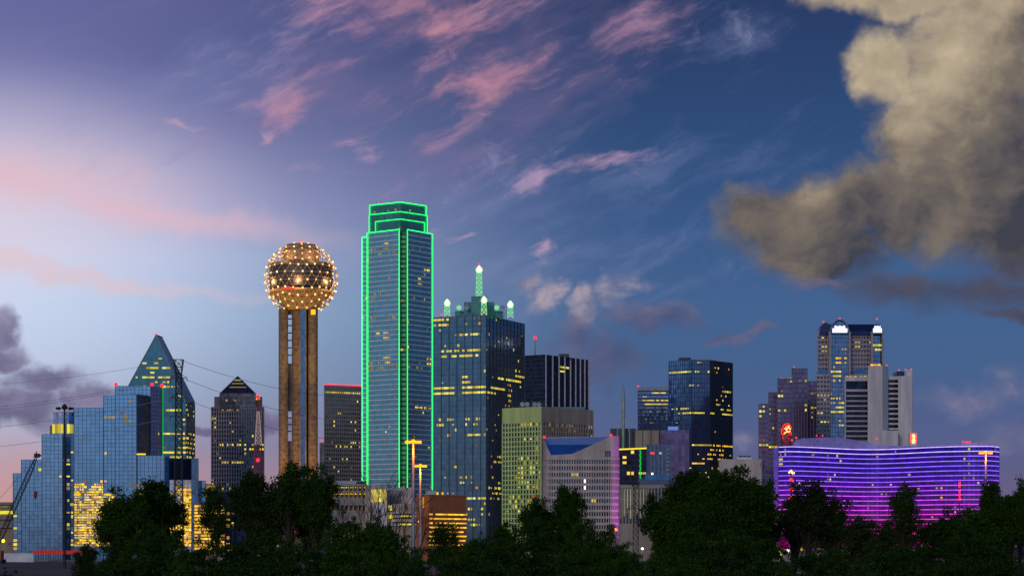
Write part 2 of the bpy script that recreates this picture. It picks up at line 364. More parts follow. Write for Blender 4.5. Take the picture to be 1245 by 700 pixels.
# ------------------------------------------------------------------ building class
UNIT = {}
def unit(mat):
    if mat.name not in UNIT:
        me = bpy.data.meshes.new('window'); b = MB().box(-.5, .5, -.5, .5, -.5, .5)
        me.from_pydata(b.v, [], b.f); me.materials.append(mat); UNIT[mat.name] = me
    return UNIT[mat.name]
class Bld:
    def __init__(s, name, label, px, D, cat='building', group=None):
        s.D = D; s.X = WX(px, D); s.root = empty(name, (s.X, D, 0), label, cat, group); s.cells = []
    def L(s, px, D=None):
        D = D or s.D; return (WX(px, D)-s.X, D-s.D)
    def z(s, py, D=None): return WZ(py, D or s.D)
    def part(s, name, mb, mat, parent=None, smooth=False): return mb.build(name, mat, parent or s.root, smooth)
    def corner(s, xl, xc, xr, al, back=None):
        """footprint of a block whose near corner shows at xc, faces running to xl and xr"""
        D = s.D; Cn = Vector((WX(xc, D), D)); a = R(al); kl, kr = kx(xl), kx(xr)
        tl = (Cn.x-kl*D)/(math.cos(a)+kl*math.sin(a)); tr = (kr*D-Cn.x)/(math.sin(a)-kr*math.cos(a))
        A = Cn + Vector((-math.cos(a), math.sin(a)))*tl; B = Cn + Vector((math.sin(a), math.cos(a)))*tr
        K = A + (B-Cn); o = Vector((s.X, D))
        return [tuple(p-o) for p in (Cn, B, K, A)]
    def flat(s, xl, xr, depth=30, D=None):
        D = D or s.D; a = s.L(xl, D); b = s.L(xr, D); c = s.L(xr-.3, D+depth); d = s.L(xl+.3, D+depth)
        return [a, b, (min(b[0], c[0]) if xr < CX else c[0], b[1]+depth), (max(a[0], d[0]) if xl > CX else d[0], a[1]+depth)]
    def facade(s, a, b, z0, z1, bay, fh, lit=.03, bands=(), mull=None, band=None, wf=.86, hf=.6, mat='warm', dark=None, every=1, proud=.05, dimp=.35, litmat2='dim', voff=0.0, skip=None):
        """a to b runs left to right as the camera sees it; panes are real cells of the facade"""
        a, b = Vector(a), Vector(b); L_ = (b-a).length; u = (b-a)/L_; n = Vector((u.y, -u.x))
        nb = max(1, round(L_/bay)); nf = max(1, round((z1-z0)/fh)); bw = L_/nb; fz = (z1-z0)/nf
        if mull:
            w, d, mm = mull; g = MB()
            for i in range(0, nb+1, every): g.obox(a, u, n, i*bw-w/2, i*bw+w/2, -.1, d, z0, z1+.04)
            s.part('mullion', g, M[mm])
        if band:
            h_, d, mm = band; g = MB()
            for j in range(nf+1): g.obox(a, u, n, -.03, L_+.03, -.1, d, z0+j*fz-h_/2, z0+j*fz+h_/2)
            if True:
                for q in (0, L_): g.obox(a, u, n, q-.15, q+.15, -.1, d+.04, z0, z1)
            s.part('spandrel', g, M[mm])
        ang = math.atan2(u.y, u.x)
        for i in range(nb):
            c = a + u*((i+.5)*bw); wy = c.y+s.D; wx = c.x+s.X; px = CX + wx/wy*F
            for j in range(nf):
                zz = z0+(j+.5+voff)*fz; py = HY-(zz-HC)/wy*F; half = fz/wy*F/2
                if skip and skip(px, py): continue
                on = None; banded = False
                if rnd.random() < lit: on = mat if rnd.random() > dimp else litmat2
                for q in bands:
                    x0, x1, y0, y1, pr = q[:5]
                    if x0 <= px <= x1 and (y0-half <= py < y1+half if y0 != y1 else abs(py-y0) <= half) and rnd.random() < pr:
                        on = q[5] if len(q) > 5 else mat; banded = pr > .6
                if on is None and dark is None: continue
                vw, vh = (1, 1) if on is None else ((1.04/wf if dark is None else 1, .78) if banded else (rnd.choice((1, .9, .7, .5)), rnd.choice((1, .9, .7, .5))))
                s.cells.append((on is None, (c.x, c.y, zz), ang, (bw*wf*vw, .1+proud, fz*hf*vh), on or dark, n))
    def windows(s, cap=100):
        s.cells.sort(key=lambda q: q[0])
        for q in s.cells[:cap]:
            me = unit(M[q[4]]); o = bpy.data.objects.new('window', me); C.objects.link(o); o.parent = s.root
            o.location = q[1]; o.rotation_euler = (0, 0, q[2]); o.scale = q[3]
            if not q[0]: o['label'] = 'glowing window pane'  # lit windows; on the mirror-glass hotel also gold panes painting a reflection
        by = {}
        for q in s.cells[cap:]: by.setdefault(q[4], []).append(q)
        for k, (mk, lst) in enumerate(by.items()):
            g = MB()
            for _, c, an, sc, _, n in lst:
                g.obox((c[0], c[1]), (math.cos(an), math.sin(an)), n, -sc[0]/2, sc[0]/2, -sc[1]/2, sc[1]/2, c[2]-sc[2]/2, c[2]+sc[2]/2)
            o = s.part('window', g, M[mk]); o['kind'] = 'stuff'
    def beacon(s, px, py, D=None, r=.9, stem=1.5):
        D = D or s.D+4; x, y = s.L(px, D); z = s.z(py, D)
        b = s.part('beacon', MB().ball((x, y, z), r, 6), M['red']); MB().tube((x, y, z-stem-r), (x, y, z), .12).build('stem', M['steel'], b)
def left_right(P): return (P[3], P[0]), (P[0], P[1])     # the two seen faces of a corner() footprint

# ================================================================== 1 stepped mirror glass hotel
h = Bld('mirror_glass_hotel', 'stepped blue mirror-glass hotel at the far left, its lower floors glowing gold', 125, 1050)
from mathutils import noise as mn
gold = [(150, 200, 588, 592, .3, 'dim'), (100, 134, 578, 592, .12, 'gold')]
def hblock(x0, x1, yt, off, mat='hyatt', lit=.012, bands=(), depth=26, yb=None, name='wing'):
    D = 1050+off; P = h.flat(x0, x1, depth, D); zt = h.z(yt, D); zb = 0 if yb is None else h.z(yb, D)
    h.part(name, MB().prism(P, zb, zt), M[mat])
    h.facade(P[0], P[1], zb, zt, 1.9, 1.9, lit, bands, ('x' and (.16, .1, 'mull_blue')), (.14, .12, 'mull_blue'), .92, .72, dimp=.7)
gold0 = [(90, 134, 594, 664, .55, 'gold'), (92, 118, 598, 664, .8, 'gold'), (100, 134, 612, 664, .6, 'gold'), (90, 200, 585, 600, .10, 'dim'), (100, 150, 578, 596, .2, 'gold'), (134, 172, 598, 664, .7, 'gold')]
hblock(16, 26, 575, 6, 'hyatt', .0, [(16, 22, 628, 664, .5, 'yellow')], 20)
hblock(26, 51, 558.5, 2)
hblock(51, 76, 527.5, 0)
hblock(76, 90, 527.5, 9, 'hyatt_dark', .02, [(82, 90, 560, 664, .22, 'yellow')], 17)
hblock(90, 126, 495.5, 1, bands=gold)
hblock(126, 140, 480.5, 1, bands=gold + [(126, 140, 508, 508, 1, 'dim')])
hblock(140, 166, 480, 0, bands=gold+[(150, 160, 487, 512, .35, 'dim')])
hblock(140, 183, 469, 14)
P = [h.L(183, 1064), h.L(197, 1078), h.L(197, 1092), h.L(183, 1090)]
h.part('wing', MB().prism(P, 0, h.z(469, 1064)), M['hyatt_pale']); h.facade(P[0], P[1], h.z(553, 1064), h.z(469, 1064), 1.9, 1.9, .02, [], (.16, .1, 'mull_blue'), (.14, .12, 'mull_blue'))
P = [h.L(166, 1050), h.L(181.5, 1060), h.L(181.5, 1063), h.L(166, 1063)]
h.part('recess_wall', MB().prism(P, h.z(553, 1050), h.z(479, 1050)), M['hyatt_dark'])
h.part('light_cove', MB().box(P[0][0]+.3, P[1][0], -1.2, -.4, h.z(553, 1050)+.1, h.z(551, 1050)), M['yline'])
hblock(166, 200, 553.5, 1, bands=gold + [(150, 200, 588, 592, .5, 'dim')])
hblock(200, 206, 553.5, 8, 'hyatt_dark', .0)
hblock(206, 233, 583, 4, 'hyatt_pale', .03, [(206, 233, 583, 600, .3, 'dim'), (218, 233, 596, 664, .8, 'gold'), (206, 233, 612, 664, .6, 'gold')])
P = [h.L(206, 1056), h.L(223, 1066), h.L(223, 1080), h.L(206, 1080)]
h.part('wing', MB().prism(P, h.z(584, 1056), h.z(556, 1056)), M['hyatt_dark'])
P = [h.L(223, 1066), h.L(233, 1052), h.L(233, 1080), h.L(223, 1080)]
h.part('wing', MB().prism(P, h.z(584, 1056), h.z(557, 1056)), M['navy'])
hblock(233, 241, 557, 1, 'hyatt_dark', .0)
hblock(241, 250, 584, 6, 'hyatt', .0)
# lantern on the roof
def gold_reflection(x0, x1, y0, y1, off, dens):  # emissive panes standing in for lamp light mirrored in the lower floors
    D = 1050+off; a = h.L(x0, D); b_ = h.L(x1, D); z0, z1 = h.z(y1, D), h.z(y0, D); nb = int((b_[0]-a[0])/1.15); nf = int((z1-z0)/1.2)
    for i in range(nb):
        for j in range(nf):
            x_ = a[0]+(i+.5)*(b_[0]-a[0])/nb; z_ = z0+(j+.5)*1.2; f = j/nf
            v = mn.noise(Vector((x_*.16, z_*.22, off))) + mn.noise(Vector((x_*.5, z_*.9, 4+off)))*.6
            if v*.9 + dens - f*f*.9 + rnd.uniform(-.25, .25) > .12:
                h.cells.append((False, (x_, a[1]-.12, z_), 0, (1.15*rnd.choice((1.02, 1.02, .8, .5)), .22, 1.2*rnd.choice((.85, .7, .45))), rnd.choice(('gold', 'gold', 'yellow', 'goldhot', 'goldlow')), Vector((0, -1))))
M['goldhot'] = glow('bright_gold_reflection', [(255,214,60),(255,200,50)], 1.5, .6)
M['goldlow'] = glow('amber_reflection', [(255,170,40), (230,150,50), (255,190,70)], .55, .4)
gold_reflection(90.5, 126, 586, 664, 1, 1.05); gold_reflection(126, 172, 598, 664, .5, .9); gold_reflection(172, 200, 594, 664, 1, .95); gold_reflection(206.5, 233, 588, 664, 4, 1.0)
lx, ly = h.L(78, 1064)
h.part('lantern', MB().lathe([(5.3, h.z(528, 1064)), (5.3, h.z(501, 1064))], 20, lx, ly), M['hyatt_pale'])
for k in range(11):
    t = math.pi + math.pi*(k+.5)/11
    h.part('lit_panel', MB().obox((lx+5.4*math.cos(t), ly+5.4*math.sin(t)), (-math.sin(t), math.cos(t)), (math.cos(t), math.sin(t)), -.6, .6, -.1, .15, h.z(527, 1064), h.z(516, 1064)), M['yellow' if k % 3 else 'dim'])
h.part('roof_terrace', MB().lathe([(7.2, h.z(528, 1064)), (7.2, h.z(517, 1064))], 12, lx-.3, ly+3), M['concrete'])
h.part('lantern_rim', MB().lathe([(5.6, h.z(502, 1064)), (5.6, h.z(500.5, 1064))], 20, lx, ly), M['white'])
for x_, y_ in ((141, 467), (185, 467), (197, 468.5)): h.beacon(x_, y_, 1066)
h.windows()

# ================================================================== 2 prism tower
t_ = Bld('prism_tower', 'dark teal glass prism skyscraper with a steep pointed top', 195, 1800)
Df, Db = 1800, 1832
def p3(b, px, py, D): x, y = b.L(px, D); return (x, y, b.z(py, D))
fr = [(154, 700), (226, 700), (226, 489), (190, 407), (154, 473)]
bk = [(158, 700), (237, 700), (237, 488), (197.5, 410), (161, 476)]
A = [p3(t_, x, y, Df) for x, y in fr]; B = [p3(t_, x, y, Db) for x, y in bk]
g = MB(); g.poly([A[0], A[1], A[2], A[3], A[4]]); t_.part('glass_wall', g, M['prism_glass'])
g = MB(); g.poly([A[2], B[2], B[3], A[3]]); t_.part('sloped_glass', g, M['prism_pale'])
g = MB(); g.poly([A[1], B[1], B[2], A[2]]); t_.part('glass_wall', g, M['prism_glass'])
g = MB(); g.poly([A[3], B[3], B[4], A[4]]); g.poly([A[4], B[4], B[0], A[0]]); g.poly([B[0], B[1], B[2], B[3], B[4]][::-1]); t_.part('glass_wall', g, M['prism_glass'])
def tri_out(px, py):
    if py > 488: return False
    xl_ = 154+(473-py)/66*36 if py < 473 else 154; xr_ = 190+(py-407)/82*36
    return px < xl_+3 or px > xr_-3
t_.facade((A[0][0], A[0][1]), (A[1][0], A[1][1]), 0, A[3][2]-2, 3.2, 3.8, .035,
          [(166, 205, 441, 441, .7), (172, 214, 448, 448, .8), (172, 214, 456, 456, .85), (180, 216, 462, 462, .5), (198, 224, 468, 468, .6),
           (198, 226, 528, 529, 1, 'yellow'), (198, 222, 499, 499, .7, 'yellow'), (205, 226, 534, 534, .8), (198, 226, 552, 553, .9, 'yellow'), (214, 226, 480, 550, .25), (182, 186, 452, 456, 1, 'yellow')],
          None, None, .9, .5, skip=tri_out)
t_.facade((A[1][0], A[1][1]), (B[1][0], B[1][1]), 0, A[2][2], 3.2, 3.8, .1, [(226, 237, 528, 556, .4, 'yellow')], None, (.35, .12, 'mull'), .9, .5)
x_, y_ = t_.L(198, Df-.4)
t_.part('light_strip', MB().tube((x_, y_, t_.z(556)), (x_, y_, t_.z(470)), .32), M['gline'])
for q in (A, B): pass
g = MB(); g.tube(A[4], A[3], .5); g.tube(A[3], A[2], .5); g.tube(A[3], B[3], .5); t_.part('edge_trim', g, M['mull_pale'])
t_.beacon(189, 406.5, 1815); t_.windows()

# ================================================================== 3 pyramid top tower
t_ = Bld('pyramid_roof_tower', 'dark granite tower with a glass pyramid roof left of the ball tower', 289, 2000)
P = t_.flat(257, 321, 46); zt = t_.z(495)
t_.part('wall', MB().prism(P, 0, zt), M['granite_dark'])
t_.facade(P[0], P[1], 0, zt, 2.3, 3.9, .05, [(257, 300, 538, 538, .5, 'yellow'), (296, 321, 543, 544, .7, 'yellow'), (268, 290, 498, 498, .6), (270, 296, 560, 562, .7), (258, 266, 508, 530, .3, 'yellow'), (270, 300, 510, 535, .04)],
          (.7, .5, 'bank_stone'), (.9, .3, 'granite_dark'), .62, .55, dark='pane_dark')
P2 = t_.flat(260.5, 319, 40, 2003); t_.part('setback', MB().prism(P2, zt-1, t_.z(482, 2003)), M['granite_dark'])
P3 = t_.flat(267, 311, 36, 1999)
g = MB(); za = t_.z(478, 1999); ap = p3(t_, 289, 456.5, 2017)
g.prism(P3, zt-2, za); t_.part('attic', g, M['brownglass'])
g = MB(); q = [(*p, za+.1) for p in P3]
for i in range(4): g.poly([q[i], q[(i+1) % 4], ap])
t_.part('pyramid_roof', g, M['brownglass'])
for y_, w_ in ((462, 8), (466, 14), (470.5, 20)):
    f_ = (y_-456.5)/(478-456.5); D_ = 1999+18*(1-f_)-.3; a = t_.L(289-w_*.5, D_); b = t_.L(289+w_*.5, D_)
    t_.part('lit_panel', MB().tube((*a, t_.z(y_, D_)), (*b, t_.z(y_, D_)), .7 if y_ < 464 else .4), M['dim'])
t_.facade(P3[0], P3[1], zt, za, 2.6, 3.9, .0, [(275, 300, 484, 488, .4, 'dim')], None, (.4, .15, 'mull'), .8, .5)
t_.part('lit_panel', MB().box(t_.L(308)[0], t_.L(316)[0], -.9, -.5, t_.z(486), t_.z(484)), M['yellow'])
t_.windows()

# ================================================================== 4 ball topped observation tower
r = Bld('observation_tower', 'observation tower with a lattice ball of lights on a concrete shaft', 366, 1105, 'tower')
RB = 44*1105/F; cz = r.z(339.5); D = 1105
def geodesic(freq):
    ph = (1+5**.5)/2
    V = [Vector(v).normalized() for v in [(-1,ph,0),(1,ph,0),(-1,-ph,0),(1,-ph,0),(0,-1,ph),(0,1,ph),(0,-1,-ph),(0,1,-ph),(ph,0,-1),(ph,0,1),(-ph,0,-1),(-ph,0,1)]]
    T = [(0,11,5),(0,5,1),(0,1,7),(0,7,10),(0,10,11),(1,5,9),(5,11,4),(11,10,2),(10,7,6),(7,1,8),(3,9,4),(3,4,2),(3,2,6),(3,6,8),(3,8,9),(4,9,5),(2,4,11),(6,2,10),(8,6,7),(9,8,1)]
    pts, idx, ed = [], {}, set()
    def add(p):
        p = p.normalized(); k = (round(p.x, 4), round(p.y, 4), round(p.z, 4))
        if k not in idx: idx[k] = len(pts); pts.append(p)
        return idx[k]
    for a, b, c in T:
        G = {}
        for i in range(freq+1):
            for j in range(freq+1-i): G[i, j] = add(V[a]*(freq-i-j)+V[b]*i+V[c]*j)
        for i in range(freq):
            for j in range(freq-i):
                x, y, z = G[i, j], G[i+1, j], G[i, j+1]
                for e in ((x, y), (y, z), (z, x)): ed.add(tuple(sorted(e)))
    return pts, ed
pts, ed = geodesic(5)
from mathutils import Matrix
rot = Matrix.Rotation(R(31.7), 3, 'X') @ Matrix.Rotation(R(0), 3, 'Y'); pts = [rot @ p for p in pts]
pts = [Matrix.Rotation(R(8), 3, 'Z') @ p for p in pts]
c0 = Vector((0, 0, cz))
g = MB()
for a, b in ed:
    if min(pts[a].z, pts[b].z) > -.86: g.tube(c0+pts[a]*RB, c0+pts[b]*RB, .14, 4)
M['strut'] = matte('bulb_lit_aluminium', (.62, .42, .26), .5, .3)  # aluminium tinted gold, the warm light of the bulbs put into its colour
r.part('lattice_ball', g, M['strut'])
bm = MB().ball((0, 0, 0), .42, 6); proto = None; front = sorted([p for p in pts if p.z > -.86], key=lambda p: p.y)
for i, p in enumerate(front[:100]):
    o = bm.build('bulb', M['bulb'], r.root) if proto is None else proto.copy()
    if proto is None: proto = o
    else: C.objects.link(o)
    o.location = c0+p*(RB+.1)
g = MB()
for p in front[100:]: q = c0+p*(RB+.1); g.ball((q.x, q.y, q.z), .42, 6)
r.part('bulb', g, M['bulb'])['kind'] = 'stuff'
M['deck'] = matte('brown_deck', (.22, .15, .10), .7)
M['deckwarm'] = matte('ochre_soffit', (.42, .26, .10), .7)
def zz(py): return r.z(py)
r.part('plant_level', MB().lathe([(8.2, zz(320)), (9.4, zz(318)), (9.4, zz(305)), (8.0, zz(303)), (7.6, zz(298))], 32), M['deck'])
r.part('upper_deck', MB().lathe([(16.0, zz(326)), (16.2, zz(324)), (15.0, zz(321)), (9.4, zz(319))], 40), M['deck'])
r.part('glass_drum', MB().lathe([(15.4, zz(351)), (15.8, zz(338)), (15.6, zz(326))], 40), glass('deck_glass', (.10, .085, .08), (2, 2, 2), .55, .3, .01, .5))
r.part('floor_ring', MB().lathe([(15.9, zz(340)), (16.05, zz(339.6)), (15.95, zz(338.6))], 40), M['deck'])
r.part('lower_deck', MB().lathe([(13.2, zz(362)), (15.2, zz(359)), (15.6, zz(356)), (15.2, zz(354.4)), (14.8, zz(353))], 40), M['deckwarm'])
r.part('soffit', MB().lathe([(6.5, zz(377)), (9.0, zz(375)), (11.5, zz(366)), (13.2, zz(361.8))], 36), M['deckwarm'])
for k in range(5):
    t = R(240+k*5.5); r.part('red_lamp', MB().obox((15.5*math.cos(t), 15.5*math.sin(t)), (-math.sin(t), math.cos(t)), (math.cos(t), math.sin(t)), -.55, .55, -.1, .3, zz(355), zz(353.2-(k % 3)*.5)), M['redneon'])
# shaft
def cyl(px, rad, y, name='shaft_column'):
    x, _ = r.L(px); g = MB(); z = 0
    while z < zz(374)-1.2:
        g.lathe([(rad, z), (rad, z+2.2), (rad*.965, z+2.3), (rad*.965, z+2.5)], 20, x, y); z += 2.5
    return r.part(name, g, M['tower_conc'])
cyl(345.6, 2.35, -4.2); cyl(365, 4.2, 0, 'core'); cyl(381.6, 2.35, -4.2); cyl(364, 2.35, 8)
g = MB(); xa = r.L(354)[0]
g.box(r.L(349.5)[0], r.L(357)[0], -2.0, -1.2, 0, zz(536)); g.box(r.L(349.5)[0], r.L(357)[0], -2, -1.2, zz(500), zz(442)); g.box(r.L(349.5)[0], r.L(357)[0], -2, -1.2, zz(383), zz(374))
g.box(r.L(373)[0], r.L(379)[0], -2.0, -1.2, 0, zz(374))
r.part('link_wall', g, M['gunmetal'])
g = MB()
for y_ in (388, 396, 405, 414, 423, 432, 508, 516, 524): g.box(r.L(350)[0], r.L(356.5)[0], -2.2, -1.4, zz(y_)-.3, zz(y_)+.3)
r.part('link_beam', g, M['gunmetal'])
g = MB().box(r.L(366.4)[0], r.L(372.6)[0], -5.2, -3.0, 0, zz(374)); r.part('lift_glass', g, M['hyatt_dark'])
g = MB()
for x_ in (366, 373): g.box(r.L(x_)[0]-.3, r.L(x_)[0]+.3, -5.35, -3.1, 0, zz(373.5))
r.part('lift_rail', g, M['tower_conc'])
r.part('lit_hatch', MB().box(r.L(379.5)[0], r.L(385)[0], -6.9, -6.5, zz(384), zz(378)), M['gold'])
r.beacon(366, 294.5, 1105, .8, 3)
for x_ in (340, 353, 379, 391): r.beacon(x_, 303 if x_ in (353, 379) else 308, 1105, .35, 1)
def spot(loc, to, col, power, size=60, blend=.6, rad=1.0, name='flood_and_fill_spot'):
    l = bpy.data.lights.new(name, 'SPOT'); l.energy = power; l.color = col; l.spot_size = R(size); l.spot_blend = blend; l.shadow_soft_size = rad
    o = bpy.data.objects.new(name, l); C.objects.link(o); o.location = loc
    o.rotation_euler = (Vector(loc)-Vector(to)).to_track_quat('Z', 'Y').to_euler(); return o
for k in range(7):
    t = R(180+k*30); l = bpy.data.lights.new('ball_light', 'POINT'); l.energy = 1900; l.specular_factor = 0; l.color = (1, .58, .22); l.shadow_soft_size = .5
    o = bpy.data.objects.new('ball_light', l); C.objects.link(o); o.location = (r.X+17.3*math.cos(t)*(.95 if k % 2 else .8), 1105+17.3*math.sin(t)*(.95 if k % 2 else .8), zz(339) + (-2.5 if k % 2 else 9.5))
for dx in (-16, 16): spot((r.X+dx, D-30, 3), (r.X, D, 75), (1, .56, .22), 115000, 62, .8)
spot((r.X, D-34, 62), (r.X, D, zz(360)), (1, .66, .22), 60000, 50, .8)

# ================================================================== 5 dark slab with a red roof line
t_ = Bld('dark_office_slab', 'dark bronze office slab with a red light line along its roof', 416, 2100)
P = t_.corner(394, 395, 441, 86); P = [t_.L(394.5), t_.L(441, 2120), t_.L(441, 2150), t_.L(394.5, 2140)]
zt = t_.z(467.5)
t_.part('wall', MB().prism(P, 0, zt), M['brownglass'])
t_.facade(P[0], P[1], 0, zt-1, 2.2, 3.9, .05, [(395, 438, 477, 478, .85, 'yellow'), (400, 438, 540, 541, .45), (395, 420, 556, 562, .25), (395, 438, 500, 520, .04)], (.8, .35, 'slab'), (1.5, .2, 'slab'), .62, .5)
t_.part('roof_light', MB().tube((P[0][0], P[0][1]-.6, zt+.3), (P[1][0], P[1][1]-.6, zt+.3), .42), M['red'])
P = t_.flat(388.5, 395, 20, 2104); t_.part('annex', MB().prism(P, 0, t_.z(538, 2104)), M['brownglass'])
t_.beacon(391, 535, 2104); t_.windows()

# ================================================================== 6 green outlined skyscraper
b = Bld('green_outlined_skyscraper', 'tallest blue glass skyscraper, its edges traced in green neon', 490, 1750)
Dm = 1750
# footprint given by pixel columns and depths, front corner notched
sl_ = b.L(440.5, 1775); s0 = b.L(446.5, 1772); s1 = b.L(485.5, 1751); s2 = b.L(486.8, 1757); s3 = b.L(494, 1757); s4 = b.L(495.4, 1752); s5 = b.L(526, 1778)
foot = [sl_, s0, s1, s2, s3, s4, s5, b.L(527, 1815), b.L(470, 1835), b.L(441, 1812)]
ztL, ztM, ztR = b.z(288.5, 1775), b.z(279, 1751), b.z(279, 1752)
body = [sl_, (s0[0], s0[1]+3), (s1[0], s1[1]+3)]
b.part('tower_wall', MB().prism([s0, s1, s2, s3, s4, s5, b.L(527, 1815), b.L(470, 1835), b.L(447, 1815)], 0, ztM), M['boa'])
b.part('corner_bay', MB().prism([sl_, b.L(446.3, 1775.5), b.L(446.3, 1812), b.L(441, 1808)], 0, ztL), M['boa'])
kw = dict(mull=(.14, .12, 'mull_blue'), band=(.85, .34, 'mull_lilac'), wf=.86, hf=.45, dimp=.55)
b.facade(s0, s1, 0, ztM, 1.9, 3.9, .018, [(447, 485, 302, 306, .4, 'dim'), (447, 485, 352, 362, .12, 'dim'), (447, 485, 386, 386, .45, 'dim'), (447, 486, 444, 446, .6, 'dim'), (465, 473, 404, 408, .9), (466, 474, 436, 438, .9), (455, 462, 403, 407, .8), (467, 472, 295, 297, 1, 'yellow')], **kw)
b.facade((s2[0], s2[1]-.5), (s3[0], s3[1]-.5), 0, ztM-3, 2.2, 3.9, .03, [], None, (1.4, .3, 'mull'), .8, .4)
b.facade(s4, s5, 0, ztM, 1.9, 3.9, .018, [(496, 526, 444, 446, .45, 'dim'), (515, 522, 328, 331, .9), (508, 512, 340, 343, .9), (502, 524, 494, 497, .6, 'yellow'), (519, 525, 437, 440, .9, 'yellow'), (496, 520, 302, 304, .3, 'dim')], **kw)
b.facade(sl_, b.L(446.3, 1775.5), 0, ztL, 1.9, 3.9, .05, [], None, (.85, .34, 'mull_lilac'), .8, .4)
M['recess'] = matte('neon_spill_green', (.16, .34, .28), .5)  # green spill of the neon painted into the recess wall colour
g = MB().prism([(s2[0]+.1, s2[1]-.5), (s3[0]-.1, s3[1]-.5), (s3[0]-.1, s3[1]-.05), (s2[0]+.1, s2[1]-.05)], 0, ztM-1)
b.part('neon_spill_panel', g, M['recess'])
# crown tiers
c1 = [b.L(449, 1772), b.L(487, 1755), b.L(519.5, 1776), b.L(519, 1805), b.L(449, 1805)]
z1b = ztM-1; z1 = b.z(257.5, 1755)
b.part('crown_tier', MB().prism(c1, z1b, z1), M['boa_crown'])
c1b = [b.L(456.5, 1767), b.L(487, 1752.5), b.L(516.5, 1772), b.L(516.5, 1800), b.L(456.5, 1800)]
z1m = b.z(266.5, 1752.5); b.part('crown_tier', MB().prism(c1b, z1b, z1m), M['boa_crown'])
c2_ = [b.L(449.5, 1775), b.L(487, 1758), b.L(518.3, 1778), b.L(518, 1803), b.L(450, 1803)]
z2 = b.z(246, 1758); b.part('crown_tier', MB().prism(c2_, z1-.5, z2), M['boa_crown'])
for cc, za_, zb_ in ((c1, z1m+1, z1), (c1b, z1b, z1m), (c2_, z1, z2-3)):
    for i in (0, 1): b.facade(cc[i], cc[i+1], za_, zb_, 1.9, 3.9, .01, [(449, 500, 253, 254, .3)], None, (.35, .25, 'teal'), .8, .45)
def neon(pts, rr=.31, m='neon', n=''):
    o = b.part('neon_tube', MB().path(pts, rr, 6), M[m]); return o
def off(p, z, d=.9): return (p[0], p[1]-d, z)
zb = b.z(594)
neon([off(sl_, zb), off(sl_, ztL), off(b.L(446.3, 1775.5), ztL)], .34, 'neon2')
neon([off(s0, zb), off(s0, ztM), off(s1, ztM), off(s1, zb)], .31)
neon([off(s4, zb), off(s4, ztM), off(s5, ztM), off(s5, zb)], .31)
neon([off(c1[0], z1b), off(c1[0], z1), off(c1[1], z1), off(c1[2], z1), off(c1[2], z1b)], .25)
neon([off(c1b[0], z1b+1), off(c1b[0], z1m), off(c1b[1], z1m), off(c1b[2], z1m), off(c1b[2], z1b+1)], .25)
neon([off(c2_[0], z1), off(c2_[0], z2), off(c2_[1], z2), off(c2_[2], z2), off(c2_[2], z1)], .34)
g = MB()
for k in range(12): x_ = 452+k*5.6; D_ = 1766; q = b.L(x_, D_); g.tube((*q, z2-1), (*q, z2+2.4), .16, 4)
b.part('roof_mast', g, M['mull_pale']); b.windows()

# ================================================================== 7 tower with spires
t_ = Bld('spired_glass_tower', 'dark blue glass tower crowned with five pale green lattice spires', 591, 1650)
P = t_.corner(527, 591, 637.5, 24); zt = t_.z(383)
t_.part('tower_wall', MB().prism(P, 0, zt), M['ren'])
(la, lb), (ra, rb) = left_right(P)
kw = dict(mull=(.38, .3, 'mull'), band=(.16, .16, 'mull_blue'), wf=.8, hf=.5, every=3, dimp=.4)
t_.facade(la, lb, 0, zt, 2.15, 3.9, .04, [(527, 545, 389, 394, .75, 'yellow'), (560, 582, 406, 408, .9, 'yellow'), (532, 582, 407, 408, .25, 'dim'), (535, 585, 428, 431, .75, 'yellow'), (562, 572, 461, 464, .8), (527, 546, 469, 471, 1, 'yellow'), (527, 553, 474, 476, 1, 'yellow'),
     (563, 591, 473, 475, 1, 'yellow'), (530, 553, 512, 514, .6), (565, 585, 512, 514, .6), (568, 585, 527, 529, .8), (545, 556, 568, 570, .7), (560, 575, 578, 586, .5), (566, 591, 604, 608, .8, 'yellow'), (566, 591, 620, 640, .3), (540, 560, 418, 420, .3)], **kw)
t_.facade(ra, rb, 0, zt, 2.15, 3.9, .035, [(591, 614, 474, 475, .95, 'yellow'), (606, 612, 458, 460, .9, 'yellow'), (616, 637, 460, 461, .85, 'yellow'), (612, 622, 470, 500, .35), (596, 612, 557, 560, .4), (596, 614, 590, 606, .5), (592, 614, 594, 598, .5, 'yellow')], **kw)
z0 = zt
def bx(x0, x1, y0, y1, D_, depth, name, mat):
    q = t_.flat(x0, x1, depth, D_); return t_.part(name, MB().prism(q, z0-1, t_.z(y0, D_)), M[mat])
bx(553, 612, 378, 383, 1672, 24, 'plant_room', 'teal'); bx(564, 601, 367, 383, 1670, 20, 'plant_room', 'teal'); bx(573, 592, 360, 383, 1667, 16, 'plant_room', 'teal')
def lattice(cx, cy, z0, z1, w0, w1, n, rr, parent_b, mat, name='lattice_spire', sides=4, parent=None):
    g = MB(); ring = []
    for k in range(n+1):
        f = k/n; w = w0+(w1-w0)*f; z = z0+(z1-z0)*f
        ring.append([(cx+w/2*math.cos(2*math.pi*(q+.5)/sides)*1.414, cy+w/2*math.sin(2*math.pi*(q+.5)/sides)*1.414, z) for q in range(sides)])
    for k in range(n):
        for q in range(sides):
            g.tube(ring[k][q], ring[k+1][q], rr, 4); g.tube(ring[k][q], ring[k+1][(q+1) % sides], rr*.7, 3); g.tube(ring[k+1][q], ring[k+1][(q+1) % sides], rr*.7, 3)
            g.tube(ring[k+1][q], ring[k][(q+1) % sides], rr*.7, 3)
    return g.build(name, M[mat], parent or parent_b.root)
